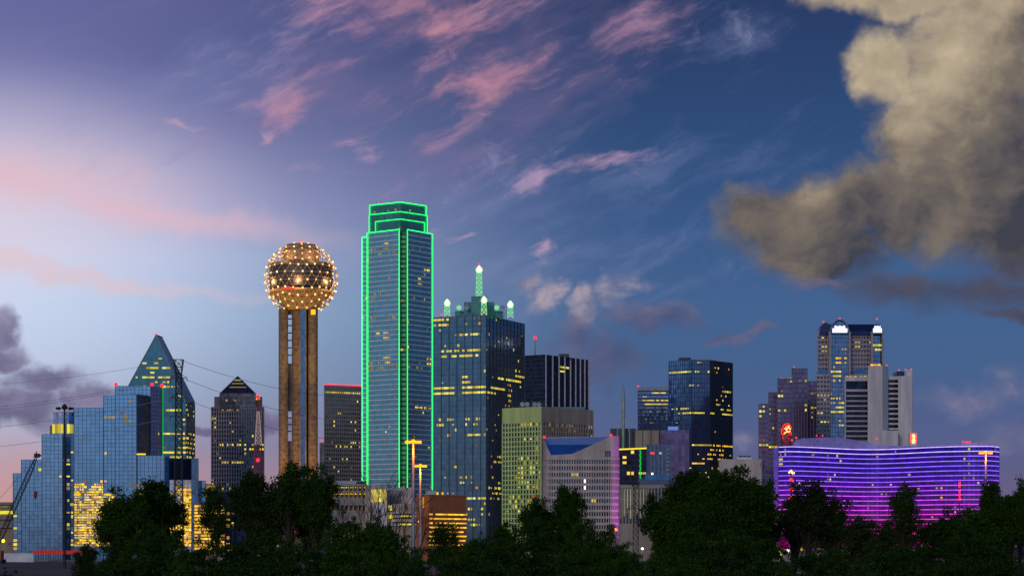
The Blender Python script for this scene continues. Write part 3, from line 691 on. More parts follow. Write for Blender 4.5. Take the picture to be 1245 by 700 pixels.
def lantern_spire(px, D_, ytop, ybot, w):
    x, y = t_.L(px, D_); za, zb_ = t_.z(ybot, D_), t_.z(ytop, D_); m = 1/F*D_
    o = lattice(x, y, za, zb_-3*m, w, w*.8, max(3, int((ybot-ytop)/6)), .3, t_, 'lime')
    MB().lathe([(w*.42, zb_-8*m), (w*.55, zb_-6*m), (w*.5, zb_-3*m), (.25, zb_)], 10, x, y).build('lamp_dome', M['limewhite'], o)
    return o
lantern_spire(582.5, 1675, 323, 361, 4.6)
lantern_spire(543.7, 1668, 363.5, 384, 4.2); lantern_spire(588.5, 1653, 360, 383, 4.2); lantern_spire(620.5, 1672, 365.5, 386, 4.2)
lantern_spire(583, 1722, 365, 386, 4.0)
g = MB()
for x_ in np.arange(548, 617, 2.6): q = t_.L(x_, 1666); g.tube((*q, zt-1), (*q, zt+3.6), .18, 4)
t_.part('roof_railing', g, M['teal'])
for px in (558, 567, 604, 611):
    q = t_.L(px, 1664); d_ = t_.part('dish', MB().lathe([(.2, -.6), (1.2, -.3), (1.9, .3)], 14), M['lime' if px in (558, 604) else 'mull_pale']); d_.location = (q[0], q[1], t_.z(374, 1664)); d_.rotation_euler = (R(80), 0, 0)
t_.beacon(537, 382.5, 1655, .8); t_.beacon(589.6, 379.5, 1651, .8); t_.beacon(582.5, 321.5, 1675, .6)
t_.windows()

# ================================================================== 8 black tower with white fins
t_ = Bld('black_finned_tower', 'black glass tower with thin white vertical fins and a red-tipped mast', 663, 2000)
P = t_.corner(638.5, 663, 716, 35); zt = t_.z(431)
t_.part('tower_wall', MB().prism(P, 0, zt), M['black'])
(la, lb), (ra, rb) = left_right(P)
t_.facade(la, lb, 0, zt, 2.4, 3.8, .0, [(690, 691, 1, 2, 1)], (.2, .15, 'mull'), (.5, .2, 'gunmetal'))
t_.facade(ra, rb, 0, zt, 2.4, 3.8, .002, [(679, 691, 447.5, 449, 1, 'yellow')], (.15, .1, 'mull'), (.3, .14, 'mull'), .95, .55)
u = (Vector(rb)-Vector(ra)); n_ = Vector((u.y, -u.x)).normalized(); un = u.normalized()
for px in (663.3, 671.5, 679.3, 686.3, 693.2, 699.5, 705.2, 710.6, 715.4):
    A_ = Vector(ra); k = kx(px); tt = (k*(A_.y+t_.D)-(A_.x+t_.X))/(un.x-k*un.y)
    t_.part('fin', MB().obox(ra, un, n_, tt-.42, tt+.42, -.1, 1.0, 0, zt+.3), M['fin'])
q = t_.L(650.5, 2020); t_.part('mast', MB().tube((*q, zt), (*q, t_.z(420, 2020)), .9, 6, .6).tube((*q, t_.z(420, 2020)), (*q, t_.z(411, 2020)), .45, 6, .25), M['steel_grey'])
q = t_.flat(679, 692, 8, 2025); t_.part('plant_room', MB().prism(q, zt, t_.z(430, 2025)), M['gunmetal'])
t_.beacon(650.5, 410.5, 2020, 1.5, .2); t_.windows()

# ================================================================== 9 concrete grid office
t_ = Bld('concrete_grid_office', 'square grid-windowed concrete office, its left face washed green', 658, 1400)
P = t_.corner(611, 658, 721, 40); zt = t_.z(493.8); zw = t_.z(512)
t_.part('core', MB().prism([(p[0]*.99, p[1]+.9) for p in P], 0, zt-.5), M['pane_dark'])
(la, lb), (ra, rb) = left_right(P)
for (a_, b_) , bay, bd in (((la, lb), 2.55, [(625, 656, 515, 517, .5, 'yellow'), (636, 656, 532, 534, .3), (625, 656, 556, 562, .35, 'yellow'), (625, 657, 566, 590, .55, 'yellow'), (614, 657, 604, 622, .35, 'yellow'), (645, 655, 600, 606, .4, 'redneon')]), ((ra, rb), 2.55, [(665, 720, 514, 520, .14, 'dim'), (690, 700, 514, 524, .35, 'dim')])):
    A_, B_ = Vector(a_), Vector(b_); Ln = (B_-A_).length; u = (B_-A_)/Ln; n_ = Vector((u.y, -u.x)); nb = round(Ln/bay); bw = Ln/nb; nf = round(zw/3.05); fz = zw/nf
    g = MB()
    for i in range(nb+1): g.obox(A_, u, n_, i*bw-.52, i*bw+.52, -.8, .1, 0, zw+.1)
    for j in range(nf+1): g.obox(A_, u, n_, 0, Ln, -.8, .04, j*fz-.42, j*fz+.42)
    g.obox(A_, u, n_, -.1, Ln+.1, -1.2, .16, zw, zt)
    for i in range(nb*2+1): g.obox(A_, u, n_, i*bw/2-.12, i*bw/2+.12, .1, .3, zw+.4, zt-.4)
    t_.part('wall', g, M['stone_warm'])
    t_.facade((A_-n_*.5), (B_-n_*.5), 0, zw, bw, fz, .02, bd, None, None, .58, .7, dark='pane_dark')
P2 = t_.flat(640, 700, 20, 1440)
g = MB()
for k in range(11): q = t_.L(632+k*2.6+(k % 3), 1425); g.tube((*q, zt-1), (*q, zt+2+(k*7 % 4)), .16, 4)
t_.part('antenna', g, M['teal'])
for px in (635, 641, 650, 655): q = t_.L(px, 1415); d = t_.part('dish', MB().lathe([(.2, -.5), (1.0, -.3), (1.5, .25)], 12), M['steel_grey']); d.location = (*q, zt+2.2); d.rotation_euler = (R(75), 0, 0)
q = t_.flat(661, 712, 16, 1455); t_.part('plant_room', MB().prism(q, zt-1, t_.z(494.5, 1455)), M['teal'])
t_.windows()
spot((t_.X-125, 1400-100, 40), (t_.X-14, 1400+12, 55), (.45, 1, .14), 480000, 46, .6, 3)  # added spot, no fixture modelled; stands in for the neon tower's green light

# ================================================================== 10 granite office with cut blue roof
t_ = Bld('blue_roofed_office', 'pink granite office block with a blue sloped roof cut into its top', 706, 1200)
D = 1200; px_poly = [(660.5, 9.0), (662.5, 4.5), (665.5, 1.6), (670, 0), (743, 0), (747.5, 1.6), (750.8, 4.5), (752.8, 9.0)]
fp = [t_.L(x, D+d) for x, d in px_poly]
back = [t_.L(752.8, D+40), t_.L(660.5, D+40)]
zb_ = t_.z(556)
t_.part('core', MB().prism([(p[0], p[1]+.7) for p in fp]+back, 0, zb_-.2), M['pane_dark'])
rows = 15; fz = (zb_)/rows if False else 3.53
nfl = int(zb_/fz)
for (i, j) in zip(range(len(fp)-1), range(1, len(fp))):
    a_, b_ = Vector(fp[i]), Vector(fp[j]); Ln = (b_-a_).length; u = (b_-a_)/Ln; n_ = Vector((u.y, -u.x)); g = MB()
    nb = max(1, round(Ln/1.35)); bw = Ln/nb
    for k in range(nfl+1):
        zc_ = zb_-k*fz; g.obox(a_, u, n_, -.04, Ln+.04, -.7, .22, zc_-1.05, zc_+.25)
        g.obox(a_, u, n_, -.04, Ln+.04, -.7, .30, zc_+.0, zc_+.12)
    for k in range(nb+1): g.obox(a_, u, n_, k*bw-.27, k*bw+.27, -.7, .1, 0, zb_-.5)
    t_.part('wall', g, M['stone_pink'])
    t_.facade(a_-n_*.35, b_-n_*.35, zb_-nfl*fz, zb_, bw, fz, .002, [(695, 703, 575, 579, 1, 'warm'), (710, 713, 588, 592, .7, 'hotwhite'), (717, 724, 606, 610, .8, 'warm')] if Ln > 10 else [], None, None, .6, .62, dark='pane_dark', voff=-.08)
# top wall with the cut, front plane and two ends
def V3(x, y, d=0): return (*t_.L(x, D+d), t_.z(y, D+d))
g = MB()
g.poly([V3(670, 556.2), V3(743, 556.2), V3(743, 530), V3(696, 551.5), V3(670, 553)])
g.poly([V3(743, 556.2), V3(747.5, 556.2, 1.6), V3(747.5, 529.5, 1.6), V3(743, 530)])
g.poly([V3(747.5, 556.2, 1.6), V3(750.8, 556.2, 4.5), V3(750.8, 529.5, 4.5), V3(747.5, 529.5, 1.6)])
g.poly([V3(750.8, 556.2, 4.5), V3(752.8, 556.2, 9), V3(752.8, 529.5, 9), V3(750.8, 529.5, 4.5)])
g.poly([V3(752.8, 556.2, 9), V3(752.8, 556.2, 40), V3(752.8, 530, 40), V3(752.8, 529.5, 9)])
g.poly([V3(665.5, 556.2, 1.6), V3(670, 556.2), V3(670, 553), V3(665.5, 543, 1.6)])
g.poly([V3(662.5, 556.2, 4.5), V3(665.5, 556.2, 1.6), V3(665.5, 543, 1.6), V3(662.5, 536, 4.5)])
g.poly([V3(660.5, 556.2, 9), V3(662.5, 556.2, 4.5), V3(662.5, 536, 4.5), V3(660.5, 531.5, 9)])
g.poly([V3(660.5, 556.2, 40), V3(660.5, 556.2, 9), V3(660.5, 531.5, 9), V3(660.5, 531.5, 40)])
g.poly([V3(660.5, 531.5, 40), V3(752.8, 530, 40), V3(752.8, 556, 40), V3(660.5, 556, 40)])
g.poly([V3(743, 530), V3(747.5, 529.5, 1.6), V3(750.8, 529.5, 4.5), V3(752.8, 529.5, 9), V3(752.8, 530, 40), V3(742, 530, 40)])
t_.part('parapet_wall', g, M['stone_pink'])
g = MB()
for x_ in np.arange(673, 742, 2.4):
    yt_ = 553 if x_ < 696 else 551.5-(x_-696)/47*21.5
    q = t_.L(x_, D-.02); g.box(q[0]-.05, q[0]+.05, q[1]-.12, q[1]+.02, t_.z(555.5), t_.z(yt_+1))
q = t_.L(706, D); g.box(t_.L(700)[0], t_.L(742.5)[0], -.14, 0.01, t_.z(547.5)-.08, t_.z(547.5)+.08)
t_.part('panel_joint', g, M['bank_stone'])
for x_ in (736.5, 739, 741.5):
    q = t_.L(x_); t_.part('window', MB().box(q[0]-.35, q[0]+.35, -.18, -.05, t_.z(555), t_.z(548)), M['pane_dark'])
g = MB(); g.poly([V3(670.2, 553.2, .3), V3(696, 551.7, .3), V3(720, 540.5, .8), V3(722, 540, 13), V3(664, 540.5, 13)]); t_.part('sloped_roof', g, M['blue_roof'])
g = MB(); g.poly([V3(664, 540.5, 13), V3(722, 540, 13), V3(742.5, 530.3, 1), V3(742, 530.6, 30), V3(661.5, 532.5, 30)]); t_.part('sloped_roof', g, M['blue_roof_pale'])
t_.beacon(661.5, 531, 1212, .7); t_.beacon(743, 528.6, 1203, .7); t_.windows()
spot((t_.X+62, 1200, 12), (t_.X+20, 1206, 44), (.75, .14, 1), 120000, 80, .8, 2)

# ================================================================== 11 block cluster behind
t_ = Bld('charcoal_theatre_block', 'charcoal block with three beige wall panels and a green-lit glass front', 790, 1500)
def blk(x0, x1, yt, D_, depth, name, mat, yb=None):
    q = t_.flat(x0, x1, depth, D_); return q, t_.part(name, MB().prism(q, 0 if yb is None else t_.z(yb, D_), t_.z(yt, D_)), M[mat])
blk(742, 773, 520.5, 1540, 30, 'wing', 'gunmetal'); blk(771, 803, 522, 1538, 30, 'wing', 'gunmetal'); blk(803, 838, 522.5, 1534, 34, 'wing', 'violet')
for x0, x1 in ((772.5, 781), (782, 791), (792, 801)):
    q = t_.L(x0, 1537.5); q2 = t_.L(x1, 1537.5); t_.part('beige_panel', MB().box(q[0], q2[0], q[1]-.5, q[1]+.3, t_.z(545, 1537), t_.z(523, 1537)), M['stone_warm'])
P, _ = blk(752, 786, 545.5, 1500, 24, 'glass_front', 'black'); t_.facade(P[0], P[1], 0, t_.z(546), 2.6, 3.6, .06, [(753, 760, 557, 559, .8, 'gold'), (758, 775, 572, 578, .4, 'gold')], (.2, .15, 'mull'), (.3, .2, 'gunmetal'))
t_.part('cornice_light', MB().tube((P[0][0], -.8, t_.z(546)), (P[1][0], -.8, t_.z(544.6)), .55), M['yline'])
P, _ = blk(786, 815, 540, 1508, 24, 'glass_front', 'navy'); t_.facade(P[0], P[1], 0, t_.z(541, 1508), 2.6, 3.6, .02, [(791, 797, 550, 551, 1, 'redneon')], (.3, .2, 'steel_grey'), (.3, .25, 'teal'), .8, .4)
q = t_.L(778.5, 1498.6)
g = MB()
for k in range(14): z_ = t_.z(547+k*3.2); g.tube((q[0]+(.25 if k % 2 else -.25), q[1], z_), (q[0]+(-.25 if k % 2 else .25), q[1], z_-1.6), .5, 5)
t_.part('green_light_strip', g, M['gline'])
q = t_.L(812, 1506); g = MB()
for k in range(9): g.box(q[0]-.8, q[0]+.8, q[1]-.5, q[1]+.3, t_.z(546+k*5, 1506)-.5, t_.z(546+k*5, 1506)+.5)
t_.part('stair_tower', g, M['steel_grey'])
q = t_.L(821, 1520); t_.part('lit_roof_box', MB().box(q[0]-3.5, q[0]+3.2, q[1]+16, q[1]+22, t_.z(523, 1534)-1, t_.z(518.5, 1540)), M['skylt'])
t_.windows()
# needle mast
t_ = Bld('tripod_needle_mast', 'tall grey needle mast on splayed tripod legs above the charcoal roof', 757.8, 1530, 'mast')
t_.part('needle', MB().lathe([(.9, t_.z(545)), (1.15, t_.z(510)), (1.25, t_.z(490)), (.8, t_.z(474)), (.15, t_.z(466))], 10), M['steel_grey'])
g = MB()
for dx, dy in ((-1, -.3), (1, -.3), (0, 1)): g.path([(0, 0, t_.z(506)), (dx*2.6, dy*2.6, t_.z(515)), (dx*4.2, dy*4, t_.z(524)), (dx*4.2, dy*4, 0)], .28, 5)
t_.part('leg', g, M['steel_grey'])

# ================================================================== 12 banded office
t_ = Bld('banded_blue_office', 'flat-roofed banded blue office joined behind the navy glass tower', 795, 2300)
P = t_.flat(775.5, 815, 40); zt = t_.z(470.5)
t_.part('wall', MB().prism(P, 0, zt), M['navy_pale'])
t_.facade(P[0], P[1], 0, zt-4, 2.4, 3.9, .015, [(788, 810, 475, 477, .75, 'yellow'), (780, 792, 484, 486, .6), (780, 813, 488, 489, .75), (776, 813, 498, 502, .2, 'dim'), (776, 813, 511, 513, .35, 'dim')], None, (1.3, .3, 'mull'), .8, .4)
t_.part('roof_band', MB().box(P[0][0]-.2, P[1][0]+.2, -.6, .2, zt-3.5, zt+.3), M['mull_pale']); t_.beacon(776, 469.5); t_.windows()

# ================================================================== 13 navy chamfered tower
t_ = Bld('navy_chamfered_tower', 'navy glass tower with a chamfered corner and a lit band near its top', 841, 1900)
a0, a1, a2, a3 = t_.L(813.5, 1915), t_.L(841, 1900), t_.L(863, 1903), t_.L(890.5, 1932)
zt = t_.z(437.5, 1900)
P = [a0, a1, a2, a3, t_.L(884, 1965), t_.L(820, 1960)]
t_.part('tower_wall', MB().prism(P, 0, zt), M['navy'])
g = MB().prism([(a0[0]+.2, a0[1]-.25), (a1[0], a1[1]-.25), (a1[0], a1[1]-.02), (a0[0]+.2, a0[1]-.02)], t_.z(522), zt-.2); t_.part('pale_glass_face', g, M['navy_pale'])
kw = dict(mull=(.15, .35, 'mull'), band=(.3, .4, 'mull'), wf=.9, hf=.42, dimp=.5)
t_.facade(a0, a1, 0, zt, 2.4, 3.9, .008, [(813, 841, 452, 454, .85, 'yellow'), (815, 841, 497, 499, .55), (824, 841, 501, 503, .9, 'yellow'), (838, 842, 467, 469, 1, 'yellow'), (836, 842, 558, 600, .5)], proud=.5, **kw)
t_.facade(a1, a2, 0, zt, 2.4, 3.9, .02, [(841, 863, 452, 454, .6, 'yellow'), (846, 862, 440, 442, .6), (841, 857, 502, 504, .9, 'yellow'), (841, 863, 540, 543, .8, 'yellow'), (848, 862, 553, 556, .4, 'gold'), (841, 856, 562, 564, .8, 'gold'), (845, 862, 575, 580, .4, 'gold'), (841, 850, 466, 470, .5)], **kw)
t_.facade(a2, a3, 0, zt, 2.4, 3.9, .02, [(864, 886, 449, 450, .5), (876, 890, 476, 480, .5), (868, 878, 478, 490, .3), (862, 868, 503, 504, 1, 'yellow'), (876, 890, 500, 504, .8, 'yellow'), (863, 890, 540, 544, .75, 'gold'), (863, 890, 549, 560, .35, 'gold'), (863, 888, 566, 572, .3, 'gold')], **kw)
t_.windows()

for x0, x1, y_, mt in ((826, 840, 434.5, 'gunmetal'), (846, 868, 435.5, 'mull_pale'), (870, 876, 437, 'steel_grey')):
    q0, q1 = t_.L(x0, 1925), t_.L(x1, 1925); t_.part('plant_room', MB().box(q0[0], q1[0], q0[1], q0[1]+12, zt, t_.z(y_, 1925)), M[mt])
# ================================================================== 14 stepped plum tower
t_ = Bld('stepped_plum_tower', 'dark plum stepped tower with four roof heights and a red sign in front', 957, 1800)
def stp(x0, x1, yt, D_, depth, lit, bands, mat='violet'):
    q = t_.flat(x0, x1, depth, D_); zt = t_.z(yt, D_); t_.part('tower_section', MB().prism(q, 0, zt), M[mat])
    t_.facade(q[0], q[1], 0, zt, 2.5, 3.9, lit, bands, (.5, .3, 'granite_dark'), (.5, .2, 'mull'), .75, .5)
YB = [(922, 946, 541, 543, 1, 'yellow')]
stp(922.5, 934.5, 491, 1806, 30, .03, YB+[(923, 934, 494, 503, .6, 'yellow')])
stp(934.5, 945.5, 477, 1812, 30, .03, YB+[(935, 945, 497, 503, .5)])
stp(945.5, 963.5, 460.5, 1800, 34, .03, [(946, 951, 470, 482, .5, 'yellow'), (955, 963, 465, 465, .6, 'yellow'), (946, 963, 494, 494, .3), (945, 963, 501, 501, .4)])
stp(963.5, 981.5, 448, 1804, 34, .004, [(971, 981, 462, 462, .6, 'dim'), (976, 982, 495, 501, .5, 'yellow')], 'violet')
stp(981.5, 993, 463.5, 1816, 34, .02, [(984, 993, 478, 478, .7, 'dim'), (981, 993, 496, 496, .5, 'yellow'), (985, 993, 502, 506, .4)])
t_.part('pier', MB().box(t_.L(963)[0], t_.L(965)[0], -.9, 3, 0, t_.z(448)+1.2), M['granite_dark'])
for k in range(5): q = t_.L(950+k*2.9, 1801); t_.part('parapet_lamp', MB().ball((q[0], q[1], t_.z(460.5)+.7), .7, 6), M['dim'])
t_.beacon(965, 446.5, 1806, .7); t_.beacon(980, 449.5, 1806, .6); t_.windows()
# red neon winged figure
s_ = Bld('red_rooftop_neon_sign', 'glowing red neon winged-horse sign on a lattice frame beside the hotel', 956, 1700, 'sign')
m_ = 1700/F
def fig(pts, rr, mat, nm): s_.part(nm, MB().path([((x-956)*m_, -.6, s_.z(y)) for x, y in pts], rr, 5), M[mat])
M['neonhot'] = glow('hot_neon', [(255,190,110)], 3.0, vary=False)
fig([(953, 527), (956, 524.5), (960, 524.5), (961, 522), (959.5, 519.5)], .5, 'neonhot', 'neon_tube')
fig([(953.5, 521), (957, 518), (959.5, 517), (958, 520.5), (955, 522), (957, 523)], .42, 'neonhot', 'neon_tube')
fig([(960, 524), (962, 526), (961, 529)], .4, 'redneon', 'neon_tube'); fig([(954, 526), (951.5, 529), (952, 533)], .4, 'redneon', 'neon_tube')
fig([(951, 519), (953, 516), (958, 514.5), (961, 517), (962, 521)], .35, 'redneon', 'neon_tube'); fig([(950.5, 520), (950, 526), (952, 530)], .35, 'redneon', 'neon_tube')
lattice(0, 1, 60, s_.z(515), 6.5, 6.5, 9, .2, s_, 'steel', 'frame')
s_.part('lamp', MB().ball((4, -2, s_.z(535)), .8, 6), M['red'])
M['redglow'] = matte('red_steel_and_neon_glow', (.35, .03, .04), .6)
lattice(0, 1.2, s_.z(545), s_.z(517), 5.0, 5.0, 6, .14, s_, 'redglow', 'frame')  # red lattice whose colour stands for the glow around the neon
l = bpy.data.lights.new('neon_light', 'POINT'); l.energy = 9000; l.color = (1, .06, .06); l.shadow_soft_size = 2; o = bpy.data.objects.new('neon_light', l); C.objects.link(o); o.location = (s_.X, 1696, s_.z(523))

# ================================================================== 15 vaulted twin arch tower
t_ = Bld('barrel_vaulted_tower', 'tallest right-hand tower, with a navy barrel-vault roof and two bright white arches', 1021, 1950)
D = 1950; zt = t_.z(407)
Q = {x: t_.L(x, D) for x in (994, 1009, 1033, 1060, 1074)}
wingL = t_.flat(994.5, 1010, 40, 1956); wingM = t_.flat(1032, 1060, 44, 1956); cen = t_.flat(1009, 1033, 50, 1948); rgt = t_.flat(1060, 1074, 44, 1952)
kw = dict(mull=(1.0, .3, 'bank_stone'), band=(2.0, .45, 'bank_stone'), wf=.55, hf=.4, dimp=.6)
for P, lt, bd in ((wingL, .02, [(999, 1006, 420, 424, .9), (994, 1009, 484, 486, .6), (1000, 1006, 408, 411, .7)]), (wingM, .02, [(1040, 1046, 418, 421, .7), (1034, 1060, 438, 440, .2)])):
    t_.part('stone_wing', MB().prism(P, 0, zt), M['pane_dark']); t_.facade(P[0], P[1], 0, zt, 2.6, 3.9, lt, bd, **kw)
t_.part('glass_bay', MB().prism(cen, 0, zt+2), M['navy_pale']); t_.part('glass_bay', MB().prism(rgt, 0, zt+2), M['navy_pale'])
t_.facade(cen[0], cen[1], 0, zt+1, 2.6, 3.9, .05, [(1016, 1030, 412, 425, .25, 'dim'), (1015, 1029, 436, 440, .9, 'gold'), (1010, 1024, 451, 454, 1, 'yellow'), (1012, 1024, 457, 459, 1), (1012, 1024, 462, 465, .6), (1010, 1024, 476, 496, .35), (1018, 1026, 489, 493, .9, 'yellow'), (1010, 1026, 500, 502, 1, 'yellow'), (1018, 1026, 512, 524, .4)], (.2, .3, 'mull_blue'), (.3, .2, 'mull'), .85, .5)
t_.facade(rgt[0], rgt[1], 0, zt+1, 2.6, 3.9, .02, [(1061, 1073, 422, 425, .95, 'warm')], (.2, .3, 'mull_blue'), (.3, .2, 'mull'), .9, .6)
for px in (1009, 1033, 1060, 1073.5): q = t_.L(px, 1947); t_.part('pier', MB().box(q[0]-.9, q[0]+.9, q[1]-.6, q[1]+3, 0, zt+2.5), M['bank_stone'])
# main vault running left to right, curved down at its end walls
def vault(x0, x1, D0, D1, zs, rise, name, mat, n=10):
    a, b_ = t_.L(x0, D0)[0], t_.L(x1, D0)[0]; y0, y1 = D0-t_.D, D1-t_.D; g = MB(); i = 0; pr = []
    for k in range(n+1): th = math.pi*k/n; pr.append(((y0+y1)/2-(y1-y0)/2*math.cos(th), zs+rise*math.sin(th)))
    ring = [[(x, y, z) for y, z in pr] for x in (a, b_)]
    for k in range(n): g.poly([ring[0][k], ring[1][k], ring[1][k+1], ring[0][k+1]])
    g.poly(ring[0][::-1]); g.poly(ring[1]); return t_.part(name, g, M[mat], smooth=False)
def crossvault(x0, x1, D0, D1, zs, rise, name, mat, n=12):
    a, b_ = t_.L(x0, D0)[0], t_.L(x1, D0)[0]; y0, y1 = D0-t_.D, D1-t_.D; g = MB()
    pr = [((a+b_)/2-(b_-a)/2*math.cos(math.pi*k/n), zs+rise*math.sin(math.pi*k/n)) for k in range(n+1)]
    for k in range(n): g.poly([(pr[k][0], y0, pr[k][1]), (pr[k+1][0], y0, pr[k+1][1]), (pr[k+1][0], y1, pr[k+1][1]), (pr[k][0], y1, pr[k][1])])
    g.poly([(x, y0, z) for x, z in pr]); g.poly([(x, y1, z) for x, z in pr][::-1]); return t_.part(name, g, M[mat]), pr, y0
vault(1003, 1073, 1954, 1998, zt, 11.8, 'vault_roof', 'roofdark')
crossvault(996, 1013, 1955, 1972, zt, 11.2, 'vault_roof', 'roofdark')
for x0, x1 in ((1009.5, 1032.5), (1060, 1073.5)):
    w_ = (x1-x0)/2*D/F; o, pr, y0 = crossvault(x0, x1, 1946.5, 1996, zt, min(13.2, w_*1.62) if x0 > 1050 else 13.2, 'vault_roof', 'roofdark')
    g = MB(); g.path([(x, y0-.2, z) for x, z in pr], .45, 5); t_.part('arch_rim', g, M['mull_pale'])
    zc_ = zt; mid = sum(x for x, _ in pr)/len(pr); g = MB(); pts_ = []
    for x, z in pr:
        if z > zt+2.6: pts_.append((mid+(x-mid)*.86, y0-.35, zt+2.6+(z-zt-2.6)*.82))
    if len(pts_) > 2: lo_ = pts_[0][2]; g.poly([(pts_[0][0], y0-.35, zt+1.6), (pts_[-1][0], y0-.35, zt+1.6)] + pts_[::-1]); t_.part('lit_arch_window', g, M['navy_pale'])
    g = MB(); ww = (x1-x0)*D/F*.40
    for k in range(7): g.box(mid-ww+k*ww*2/7+.1, mid-ww+(k+1)*ww*2/7-.1, y0-.75, y0-.5, zt+1.6, zt+(7.2 if 1 <= k <= 5 else 5.4)+(k % 2)*.5)
    t_.part('lit_arch_window', g, M['arch'])
    g = MB()
    for k in range(1, 7): g.box(mid-ww+k*ww*2/7-.12, mid-ww+k*ww*2/7+.12, y0-.9, y0-.4, zt+1, zt+10)
# lower shoulders with blue vaults
shL = t_.flat(993, 1009, 30, 1938); shM = t_.flat(1033, 1062, 30, 1938); zs = t_.z(456, 1938)
for P in (shL, shM):
    t_.part('stone_shoulder', MB().prism(P, 0, zs), M['pane_dark']); t_.facade(P[0], P[1], 0, zs, 2.6, 3.9, .02, [(993, 1009, 482, 484, .3), (993, 1009, 500, 502, .8, 'yellow'), (993, 1009, 512, 514, .8, 'yellow')], **kw)
crossvault(994, 1008.5, 1938, 1958, zs, 5.4, 'vault_roof', 'roofblue'); crossvault(1037, 1056, 1938, 1958, zs, 6.0, 'vault_roof', 'roofblue')
for x_, y_ in ((1001, 390.5), (1021, 386.5), (1066, 387)): t_.beacon(x_, y_+.6, 1950, .7, .5)
t_.windows()

# ================================================================== 16 grey stone office
t_ = Bld('banded_stone_office', 'grey stone office with dark window bands between two blank stone towers', 1067, 1650)
P = t_.flat(1027, 1056, 30, 1652); zt = t_.z(457.5, 1652); zr = t_.z(461, 1652)
t_.part('wall', MB().prism(P, 0, zt), M['stone'])
q0, q1 = t_.L(1028.5, 1652)[0], t_.L(1054.5, 1652)[0]
ys = [(463, 473)] + [(475.8+k*6.1, 480.0+k*6.1) for k in range(11)]
for y0, y1 in ys: t_.part('window_band', MB().box(q0, q1, P[0][1]-.25, P[0][1]+.1, t_.z(y1, 1652), t_.z(y0, 1652)), M['black'])
g = MB()
for k in range(14): x_ = q0+k*(q1-q0)/13; g.box(x_-.1, x_+.1, P[0][1]-.36, P[0][1]-.2, t_.z(545, 1652), t_.z(474, 1652))
t_.part('mullion', g, M['mull'])
q = [t_.L(1055.5, 1646), t_.L(1073, 1640), t_.L(1080, 1652), t_.L(1076, 1680), t_.L(1057, 1680)]
t_.part('stone_tower', MB().prism(q, 0, t_.z(444.5, 1644)), M['stone'])
P = t_.flat(1080, 1093, 24, 1656); t_.part('wall', MB().prism(P, 0, t_.z(457.5, 1656)), M['black'])
g = MB()
for k in range(13): z_ = t_.z(460+k*6.1, 1656); g.box(P[0][0], P[1][0], P[0][1]-.3, P[0][1]+.1, z_-.7, z_+.7)
g.box(P[0][0], P[1][0], P[0][1]-.5, P[0][1]+.1, t_.z(461.5, 1656), t_.z(457.3, 1656)); t_.part('spandrel', g, M['stone'])
q = [t_.L(1092, 1650), t_.L(1109.5, 1648), t_.L(1110, 1680), t_.L(1092, 1680)]; t_.part('stone_tower', MB().prism(q, 0, t_.z(457, 1650)), M['stone'])
q = [t_.L(1101.5, 1652), t_.L(1109, 1652), t_.L(1109, 1676), t_.L(1101.5, 1676)]; t_.part('stone_tower', MB().prism(q, 0, t_.z(449, 1650)), M['stone'])
P = t_.flat(1073, 1092, 16, 1632); t_.part('low_block', MB().prism(P, 0, t_.z(523, 1632)), M['stone'])
for x_, y_ in ((1059, 444), (1066, 443.5), (1078, 444), (1093, 449.5), (1101, 449), (1108, 448.5)): t_.beacon(x_, y_, 1655, .5, .6)
t_.part('parapet', MB().box(t_.L(1092)[0], t_.L(1101)[0], 6, 24, t_.z(457)-1, t_.z(450.5)), M['roofdark'])
for x_ in (1060, 1064, 1069): q = t_.L(x_, 1662); t_.part('roof_lamp', MB().box(q[0]-1, q[0]+1, q[1], q[1]+1, t_.z(443.8, 1662)-1.5, t_.z(442.4, 1662)), M['gold'])
for x_ in (1030, 1034, 1040, 1047, 1052): q = t_.L(x_, 1660); t_.part('roof_lamp', MB().box(q[0]-.9, q[0]+.9, q[1], q[1]+1, zt-.5, zt+1.0), M['gold'])

# ================================================================== 17 curved hotel with violet light lines
t_ = Bld('curved_light_band_hotel', 'long curved hotel striped with violet and magenta light lines', 1080, 1400)
def curve(n=48, off_=0.0, x0=946.5, x1=1214.5):
    out = []
    for k in range(n+1):
        u = k/n; px = x0+(x1-x0)*u
        d = 1400 - 6 + 50*math.exp(-((u-.42)/.26)**2) + off_ + (10*max(0, 1-u/.05) if u < .05 else 0) + (14*max(0, (u-.965)/.035) if u > .965 else 0)
        out.append((WX(px, d)-t_.X, d-1400))
    return out
cv = curve(); zt = WZ(541.5, 1400)
bk_ = [(x, y+26) for x, y in cv][::-1]
def strip(cv, z0, z1, o0, o1):
    g = MB()
    for a, b_ in zip(cv, cv[1:]): g.prism([(a[0], a[1]-o1), (b_[0], b_[1]-o1), (b_[0], b_[1]-o0), (a[0], a[1]-o0)], z0, z1)
    return g
M['hotel_panel'] = None
m, t, bs = newmat('hotel_facade_led_wash'); tcn = t.nodes.new('ShaderNodeTexCoord'); sp = t.nodes.new('ShaderNodeSeparateXYZ'); lnk(tcn.outputs['Object'], sp.inputs[0])
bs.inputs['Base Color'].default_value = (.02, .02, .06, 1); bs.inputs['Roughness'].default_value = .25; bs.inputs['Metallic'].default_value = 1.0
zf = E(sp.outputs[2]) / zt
lnk(ramp(zf, [(0, (150,10,84)), (.3, (120,10,110)), (.52, (96,12,150)), (.76, (54,14,165)), (1, (28,16,160))]), bs.inputs['Emission Color'])  # violet wash of the light lines painted on the panels as emission
